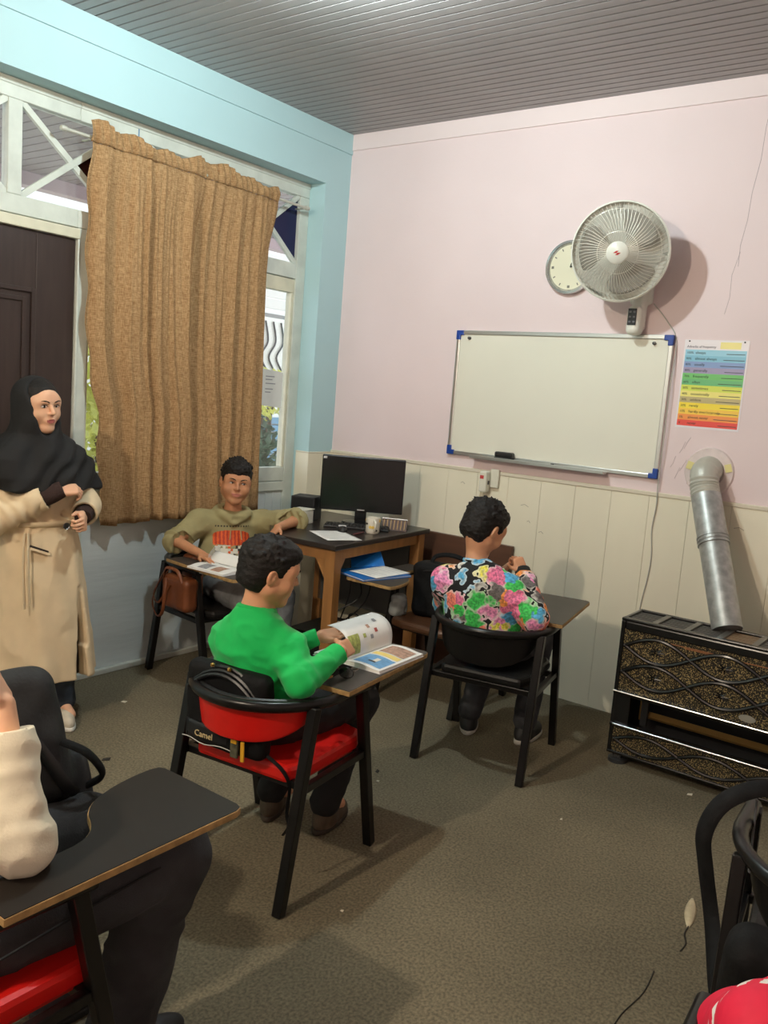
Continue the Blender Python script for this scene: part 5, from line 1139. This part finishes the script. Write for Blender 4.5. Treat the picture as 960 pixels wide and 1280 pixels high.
# ---- person in the cream sweater (mostly out of view)
def sweater_person():
    J = dict(pel=(.0, -.05, .535), chest=(-.05, -.115, .75), neck=(-.115, -.10, .935), shL=(-.265, -.11, .86), shR=(.055, -.125, .865), elL=(-.34, .0, .70), elR=(.185, .055, .745), wrL=(-.36, .20, .66), wrR=(.085, .075, .985),
             knL=(-.13, .42, .505), knR=(.125, .475, .515), anL=(-.15, .36, .09), anR=(.10, .36, .09), head=Head((-.155, -.045, 1.085), E3(0, 12, 6), 1.0))
    J['hands'] = [((J['wrR'], (-.55, -.15, .8), (-.6, -.6, -.3), -1), dict(curl=(35, 35), sc=.9)), ((J['wrL'], (.1, .9, 0), (.8, -.2, -.3), 1), dict(curl=(30, 30), sc=.9))]
    root, v = person('person in a cream sweater and dark jeans leaning an elbow on the black tablet', FC, J, skC)
    H = J['head']; add_face(root, v, H); short_hair(root, H, 60, 11)
    dR = np.array(J['wrR'])-np.array(J['elR'])
    shirt(root, J, 'cream_sweater', mat('cream knit', srgb(232, 224, 200), .9, var=.04, scale=12, bump=.15, bscale=240), rs=(.072, .066, .052), cuffR=.80, disp=wrinkle(.011, (11, 11, 13), 8., rings([(np.array(J['elR'])+dR*.2, dR), (np.array(J['elR'])+dR*.5, dR)], .0022, 120, .08)))
    kn = [np.array(J['kn'+q]) for q in 'LR']
    trousers(root, J, mat('charcoal denim', srgb(50, 50, 53), .85, var=.5, scale=7, bump=.25, bscale=260), r=(.10, .088, .078), disp=wrinkle(.012, (9, 9, 13), 2.)); shoes(root, J, shoeb, shoeb, (0, 5), 1.05)
    kr = np.array(J['knR'])
    MB().tube(catmull([(.215, .0, .535), (.205, .2, .545), (.200, .40, .555), (.175, .53, .55)], 6), .0035, 6).build('trouser_seam', mat('seam thread', srgb(28, 28, 30), .9), root, smooth=True)
sweater_person()
bk = thing('backpack', 'black backpack held on the lap of the person in the cream sweater', 'backpack', cworld(FC, -.30, .335, .575), math.radians(-8)); bk.rotation_euler = (0, math.radians(-24), math.radians(-8))
def bp_extra(vv): vv.box((0, .10, -.04), (.12, .05, .12), .04, None, k=.02); vv.ell((0, 0, .17), (.13, .09, .07), None, k=.03)
softbox('pack', mat('black canvas', (.014, .014, .015), .75, var=.3, scale=12, bump=.15, bscale=120), bk, (0, .0, .13), (.16, .095, .175), .06, extra=bp_extra, amp=.010, sc=(8, 8, 8))
MB().tube(catmull([(.10, -.09, .27), (.155, -.06, .20), (.172, .0, .10), (.168, .05, .0), (.15, .08, -.03)], 6), .016, 8, flat=.45).build('strap', blk_pl, bk, smooth=True)
MB().tube(catmull([(.14, .12, -.02), (.19, .14, .0), (.21, .10, .06), (.17, .06, .10)], 6), .014, 8, flat=.5).build('strap', bagm, bk, smooth=True)
MB().bar((.110, -.10, .165), (.135, -.098, .195), .010, .004).build('zip_pull', mat('brass zip', srgb(190, 150, 80), .3, .8), bk)
MB().tube([(.02, -.090, .30), (.09, -.09, .33)], .004, 6).build('zip_line', mat('pale zip', srgb(170, 165, 140), .4, .4), bk)
# ---- child in the red jersey at the lower right corner
RC2 = (3.735, -3.13, 97.)
c7 = tablet_chair('black tablet chair under the child in the red jersey', RC2, RC2[2], blk_v, blk_v)
def red_child():
    J = dict(pel=(.0, -.03, .535), chest=(.0, -.07, .72), neck=(.01, -.06, .88), shL=(-.150, -.075, .795), shR=(.165, -.075, .80), elL=(-.20, .10, .66), elR=(.22, .06, .72), wrL=(-.04, .28, .72), wrR=(.10, .30, .72),
             knL=(-.11, .36, .49), knR=(.11, .36, .49), anL=(-.12, .28, .10), anR=(.12, .28, .10), head=Head((.03, -.03, 1.02), E3(0, 14, 0), .97))
    J['hands'] = [((J['wrL'], (.4, .8, 0), (0, 0, -1), 1), dict(curl=(20, 20), sc=.8)), ((J['wrR'], (-.3, .9, 0), (0, 0, -1), -1), dict(curl=(20, 20), sc=.8))]
    root, v = person('child in a red jersey with white shoulder stripes at the near black chair', RC2, J, skA)
    add_face(root, v, J['head']); short_hair(root, J['head'], 60, 21)
    rj = mat('red jersey', srgb(222, 20, 62), .7, var=.08, scale=14); wj = mat('white stripe cloth', srgb(238, 232, 226), .7); dj = mat('dark red seam', srgb(120, 10, 34), .8)
    sL, eL = np.array(J['shL']), np.array(J['elL']); d = eL-sL; d /= np.linalg.norm(d)
    def paint(V):
        m = np.zeros(len(V), int); t = (V-sL)@d; out = (V[:, 0] < sL[0]-.015); top = (V[:, 2] > .70)
        s = np.abs(V[:, 1]-(sL[1]+.085)) ; st = (V[:, 0] < -.10) & (V[:, 1] > sL[1]+.01) & (V[:, 1] < sL[1]+.085) & (np.floor((V[:, 0]*.8+V[:, 2]+1)/.021) % 2 == 0); m[st] = 1
        sm = (np.abs(V[:, 0]-(-.075)-.3*(V[:, 1]+.07)) < .006) & (V[:, 2] > .74); m[sm] = 2
        return m
    shirt(root, J, 'red_jersey', [rj, wj, dj], rs=(.066, .06, .05), ch=(.15, .105), belly=(.14, .11), paint=paint, h=.0045, disp=wrinkle(.004, (12, 12, 14), 5.))
    trousers(root, J, jeans_b); shoes(root, J, shoeb, soleg, (0, 0), .95)
red_child()
# ---- black bag hung on the near right chair
hb = thing('backpack', 'black bag hanging by its straps from the chair in front of the heater', 'backpack', cworld(RC, -.07, -.40, .30), math.radians(RC[2]-90))
softbox('pack', bagm, hb, (0, .0, .13), (.17, .07, .19), .05, amp=.010)
def hl(q): return Vector(q)
hbi = (Matrix.Translation(cworld(RC, -.07, -.40, .30)) @ Matrix.Rotation(math.radians(RC[2]-90), 4, 'Z')).inverted()
MB().tube([hbi @ q for q in catmull([(3.50, -2.24, .66), (3.43, -2.20, .735), (3.355, -2.235, .745), (3.285, -2.285, .700), (3.256, -2.31, .62), (3.270, -2.31, .53), (3.305, -2.32, .40), (3.38, -2.48, .30), (3.46, -2.58, .28)], 7)], .024, 8, flat=.4).build('strap', bagm, hb, smooth=True)
MB().tube(catmull([(.10, .07, .30), (.12, .12, .37), (.13, .17, .37), (.16, .10, .30), (.15, .02, .1)], 6), .02, 8, flat=.4).build('strap', bagm, hb, smooth=True)
MB().bar(hbi @ Vector((3.352, -2.236, .715)), hbi @ Vector((3.357, -2.233, .52)), .010, .003).build('strap_trim', mat('grey webbing', srgb(96, 96, 98), .6), hb)

# ---- backpack behind the boy in green
gb_ = thing('backpack', 'black backpack squeezed between the boy in green and the red chair back', 'backpack', cworld(GC, -.045, -.208, .445), math.radians(GC[2]-90))
softbox('pack', bagm, gb_, (0, 0, .145), (.165, .036, .142), .03, amp=.006, h=.005)
pkm = mat('black nylon panel', (.008, .008, .010), .5)
MB().grid(lambda u, w: Vector((-.15+.19*u, -.036-.012*math.sin(PI*u), .025+.062*w)), 10, 4).build('pocket_panel', pkm, gb_, solid=.006, smooth=True)
MB().tube([(-.15+.21*i/10, -.052-.010*math.sin(PI*i/10), .030+.004*math.sin(i)) for i in range(11)], .0016, 5).build('piping', mat('white piping', srgb(200, 200, 196), .6), gb_)
text_mesh('Camel', .030, frame3((1, 0, 0), (0, 0, 1), (0, -1, 0), (-.095, -.0565, .045)), 'lettering', mat('gold lettering', srgb(222, 200, 150), .5), gb_, ext=.001)
MB().bb(.055, .085, -.054, -.044, .01, .085).build('camo_strip', mat('camouflage webbing', srgb(84, 82, 62), .8, var=.5, scale=60), gb_, bevel=.002)
MB().bb(.060, .082, -.058, -.053, .060, .072).build('yellow_tag', mat('yellow tag', srgb(226, 170, 40), .5), gb_)
MB().bar((.108, -.058, .075), (.112, -.060, .01), .014, .006, up=(0, 1, 0)).build('yellow_pull', mat('yellow tag', srgb(226, 170, 40), .5), gb_, bevel=.002)
for j in range(3): MB().tube([(x, -.046+.012*j, .268+.010*j-.10*(x/.17)**2+.0) for x in [-.14+.028*i for i in range(11)]], .007, 6).build('zip_rib', blk_pl, gb_, smooth=True)
for x in (-.05, .02): MB().lathe([(0, .012), (.007, .008), (.007, 0)], 10, Matrix.Translation((x, -.035, .285))).build('zip_stud', mat('brass zip', srgb(190, 150, 80), .3, .8), gb_)
MB().tube(catmull([(.15, .0, .03), (.22, .0, .0), (.245, .02, -.06), (.235, .03, -.16), (.245, .03, -.20), (.225, .03, -.24)], 6), .006, 6, flat=.4).build('loose_strap', bagm, gb_, smooth=True)

# ---- open books
def picture(name, m, parent, f, u0, u1, v0, v1, dz=.0011):
    MB().grid(lambda a, b: f(u0+(u1-u0)*a, v0+(v1-v0)*b)+Vector((0, 0, dz)), 8, 4).build(name, m, parent)
pblue = mat('blue picture', srgb(104, 160, 206), .5, var=.2, scale=40); pbrn = mat('brown picture', srgb(176, 140, 120), .5, var=.35, scale=60); pyel = mat('yellow print block', srgb(236, 212, 120), .5); pgrn = mat('green picture', srgb(168, 176, 96), .5, var=.4, scale=70); pgry = mat('grey picture', srgb(150, 152, 156), .5, var=.35, scale=60)
def open_book(label, loc, rz, w, h, th, lift=None):
    t = thing('open_book', label, 'book', loc, rz)
    fr_ = lambda u, v_: Vector((w*u, (v_-.5)*h, th*(1-.25*u)+.006*math.sin(PI*min(1, u*1.2))))
    fl2 = lambda u, v_: Vector((-w*u, (v_-.5)*h, th*(1-.25*u)+.006*math.sin(PI*min(1, u*1.2))))
    for f, s_ in ((fr_, 1), (fl2, -1)):
        mb = MB().grid(f, 14, 10); n = len(mb.v); mb.grid(lambda u, v_: Vector((s_*w*u, (v_-.5)*h, .0006)), 14, 10)
        for i in range(14): mb.f += [(i, i+1, n+i+1, n+i), (10*15+i, 10*15+i+1, n+10*15+i+1, n+10*15+i)]; mb.m += [0, 0]
        for j in range(10): mb.f += [(j*15+14, (j+1)*15+14, n+(j+1)*15+14, n+j*15+14)]; mb.m += [0]
        mb.build('page_block', white_p, t, merge=True)
    MB().bb(-w-.003, w+.003, -h/2-.003, h/2+.003, 0, .0008).build('cover', mat('book cover', srgb(210, 210, 214), .4), t)
    return t, fr_, fl2
t, fr_, fl2 = open_book('open picture book with a raised page on the tablet before the boy in green', cworld(GC, .165, .325, TZ), math.radians(GC[2]-90-4), .145, .29, .014)
picture('picture', pblue, t, fr_, .12, .92, .06, .42); picture('picture', pbrn, t, fr_, .15, .90, .60, .92); picture('print_block', pyel, t, fr_, .12, .90, .46, .57)
picture('picture', blk_pl, t, fr_, .42, .62, .16, .20, .0018); picture('picture', mat('white print', srgb(222, 218, 204), .7), t, fr_, .5, .62, .2, .32, .0018)
lp = lambda u, v_: Vector((.004-.115*u*(.5+.5*u)+.02*math.sin(PI*u), (v_-.5)*.285+.02*u, .016+.118*math.sin(min(1, u*.78)*PI*.62)-.02*u*u))
MB().grid(lp, 16, 10).build('raised_page', white_p, t, solid=.0005, smooth=True)
for (u_1, v_1, m_) in ((.35, .35, pgrn), (.55, .5, pbrn), (.4, .62, mat('red picture', srgb(186, 90, 84), .5)), (.66, .72, pgry), (.28, .5, pgry)): picture('small_picture', m_, t, lambda a, b: lp(a, b)+Vector((.0012, 0, 0)), u_1, u_1+.10, v_1, v_1+.06, .0008)
picture('picture', pgrn, t, lambda a, b: lp(a, b)+Vector((.0012, 0, 0)), .06, .5, .03, .26, .0008)
t, fr_, fl2 = open_book('open workbook under the hand of the boy in the khaki hoodie', cworld(HCh, .205, .30, TZ), math.radians(HCh[2]-90+8), .125, .26, .012)
picture('picture', pgry, t, fr_, .2, .85, .2, .45); picture('picture', pbrn, t, fr_, .2, .85, .55, .8); picture('picture', pgry, t, fl2, .15, .8, .3, .6)
MB().grid(lambda u, v_: Vector((-.02-.085*u, (v_-.5)*.25, .018+.045*math.sin(PI*u*.75))), 12, 6).build('curled_page', white_p, t, solid=.0005, smooth=True)
for j in range(4): MB().tube([Vector((-.02-.085*u, -.127-.001*j, .020+.008*j+(.045)*math.sin(PI*u*.75))) for u in [i/8 for i in range(9)]], .0012, 4).build('page_edge', ink, t)
# ---- sunglasses-like dark wallet under the green boy's forearm
gl = thing('eyeglasses', 'folded dark eyeglasses on the tablet under the arm of the boy in green', 'eyeglasses', cworld(GC, .205, .045, TZ), math.radians(20))
for s_ in (-1, 1):
    MB().tube([(s_*.032+.026*math.cos(a), .0, .020+.019*math.sin(a)) for a in [2*PI*i/20 for i in range(20)]], .0018, 6, closed=True).build('rim', blk_pl, gl); MB().tube([(s_*.060, 0, .028), (s_*.062, .05, .024), (s_*.02, .075, .006)], .002, 6).build('temple', mat('tortoise plastic', srgb(70, 50, 30), .3), gl)
    MB().lathe([(0, .0008), (.0255, 0), (0, -.0008)], 16, frame3((1, 0, 0), (0, 0, 1), (0, -1, 0), (s_*.032, 0, .020)) @ Matrix.Diagonal((1, .73, 1, 1))).build('lens', glass_mat('grey lens', (.5, .52, .55), .15), gl)
MB().tube([(-.008, 0, .024), (0, 0, .028), (.008, 0, .024)], .0018, 6).build('bridge', blk_pl, gl)
# ---- brown leather bag on the hoodie boy's chair
lea = mat('brown leather', srgb(112, 62, 34), .42, var=.18, scale=14, bump=.12, bscale=60)
lb = thing('handbag', 'brown leather handbag hanging under the tablet of the chair by the window', 'handbag', cworld(HCh, .305, .075, .43), math.radians(HCh[2]-90))
softbox('pouch', lea, lb, (0, .0, .10), (.045, .115, .088), .03, amp=.006, h=.005)
MB().tube(catmull([(.045, -.09, .17), (.05, -.06, .225), (.05, .04, .225), (.045, .08, .17)], 6), .009, 8, flat=.5).build('handle', lea, lb, smooth=True)
MB().tube(catmull([(.04, -.08, .22), (.055, -.13, .12), (.06, -.165, .02), (.06, -.12, -.045), (.06, -.07, -.02), (.06, -.05, .08), (.045, -.06, .17)], 6), .009, 8, flat=.4).build('shoulder_strap', lea, lb, smooth=True)
MB().tube(catmull([(.03, -.06, .22), (.06, -.155, .08), (.065, -.10, .03), (.05, -.02, .14)], 6), .007, 8, flat=.4).build('shoulder_strap', lea, lb, smooth=True)
hg = thing('clutch_bag', 'small brown leather pouch on the arm rail beside the hoodie boy', 'bag', cworld(HCh, .10, -.02, .445), math.radians(HCh[2]-70))
softbox('pouch', lea, hg, (.05, -.03, .135), (.05, .05, .13), .03, amp=.006, h=.005)
for s_ in (-.02, .02): MB().lathe([(0, .010), (.006, .006), (.006, 0)], 10, Matrix.Translation((.05+s_, -.02, .263))).build('clasp', blk_pl, hg)
# ---- scraps on the carpet
scrapm = mat('pale scrap', srgb(206, 198, 178), .8); dks = mat('dark scrap', srgb(40, 36, 30), .8)
def scrap(label, x, y, s_, m, rz, group='scraps on the carpet'):
    o = MB().add([(-s_, -s_*.4, .001), (s_*.7, -s_*.55, .001), (s_, s_*.35, .006), (-s_*.6, s_*.5, .003)], [(0, 1, 2, 3)]).build('floor_scrap', m, solid=.0015, loc=(x, y, 0)); o.rotation_euler = (0, 0, rz); tag(o, label, 'scrap', group)
scrap('pale paper scrap on the carpet near the window wall skirting', .30, -1.85, .016, scrapm, .3); scrap('tiny dark scrap on the carpet between the woman and the red chair', .80, -2.31, .02, dks, 1.); scrap('dark scrap on the carpet between the red and black chairs', 1.69, -1.545, .014, dks, 2.)
scrap('pale pebble sized scrap on the carpet in front of the heater', 2.80, -.715, .013, scrapm, .5); scrap('tiny white scrap on the open carpet right of the black chair', 2.48, -1.35, .006, scrapm, .9); scrap('tiny white scrap on the carpet by the rear leg of the red chair', 2.23, -2.44, .006, scrapm, .1); scrap('white crumb on the carpet beside the side of the red chair', 1.75, -1.62, .007, scrapm, .1)
lf = thing('torn_strip', 'pale leaf shaped strip on the carpet near the lower right chair', 'strip', (3.085, -1.62, 0), math.radians(103))
def lfz(u, w): wd = .019*math.sin(PI*min(1, u*.93+.03))**.8; return Vector((.085-.19*u, (w-.5)*2*wd, .002+.010*math.sin(PI*w)*math.sin(PI*u)))
MB().grid(lfz, 14, 6).build('blade', mat('pale dry strip', srgb(196, 182, 150), .6, var=.15, scale=30), lf, solid=.002, smooth=True)
MB().tube(catmull([(-.10, .0, .002), (-.15, .008, .002), (-.20, .0, .0015), (-.25, .012, .001)], 6), .0025, 6).build('thread', dks, lf)
th = MB().tube(catmull([(0, 0, .0015), (.01, -.12, .0015), (-.005, -.25, .0015), (.0, -.36, .0015)], 6), .0018, 5).build('thread', dks, loc=(3.10, -2.02, 0)); tag(th, 'thin dark thread lying on the carpet below the pale strip', 'thread')
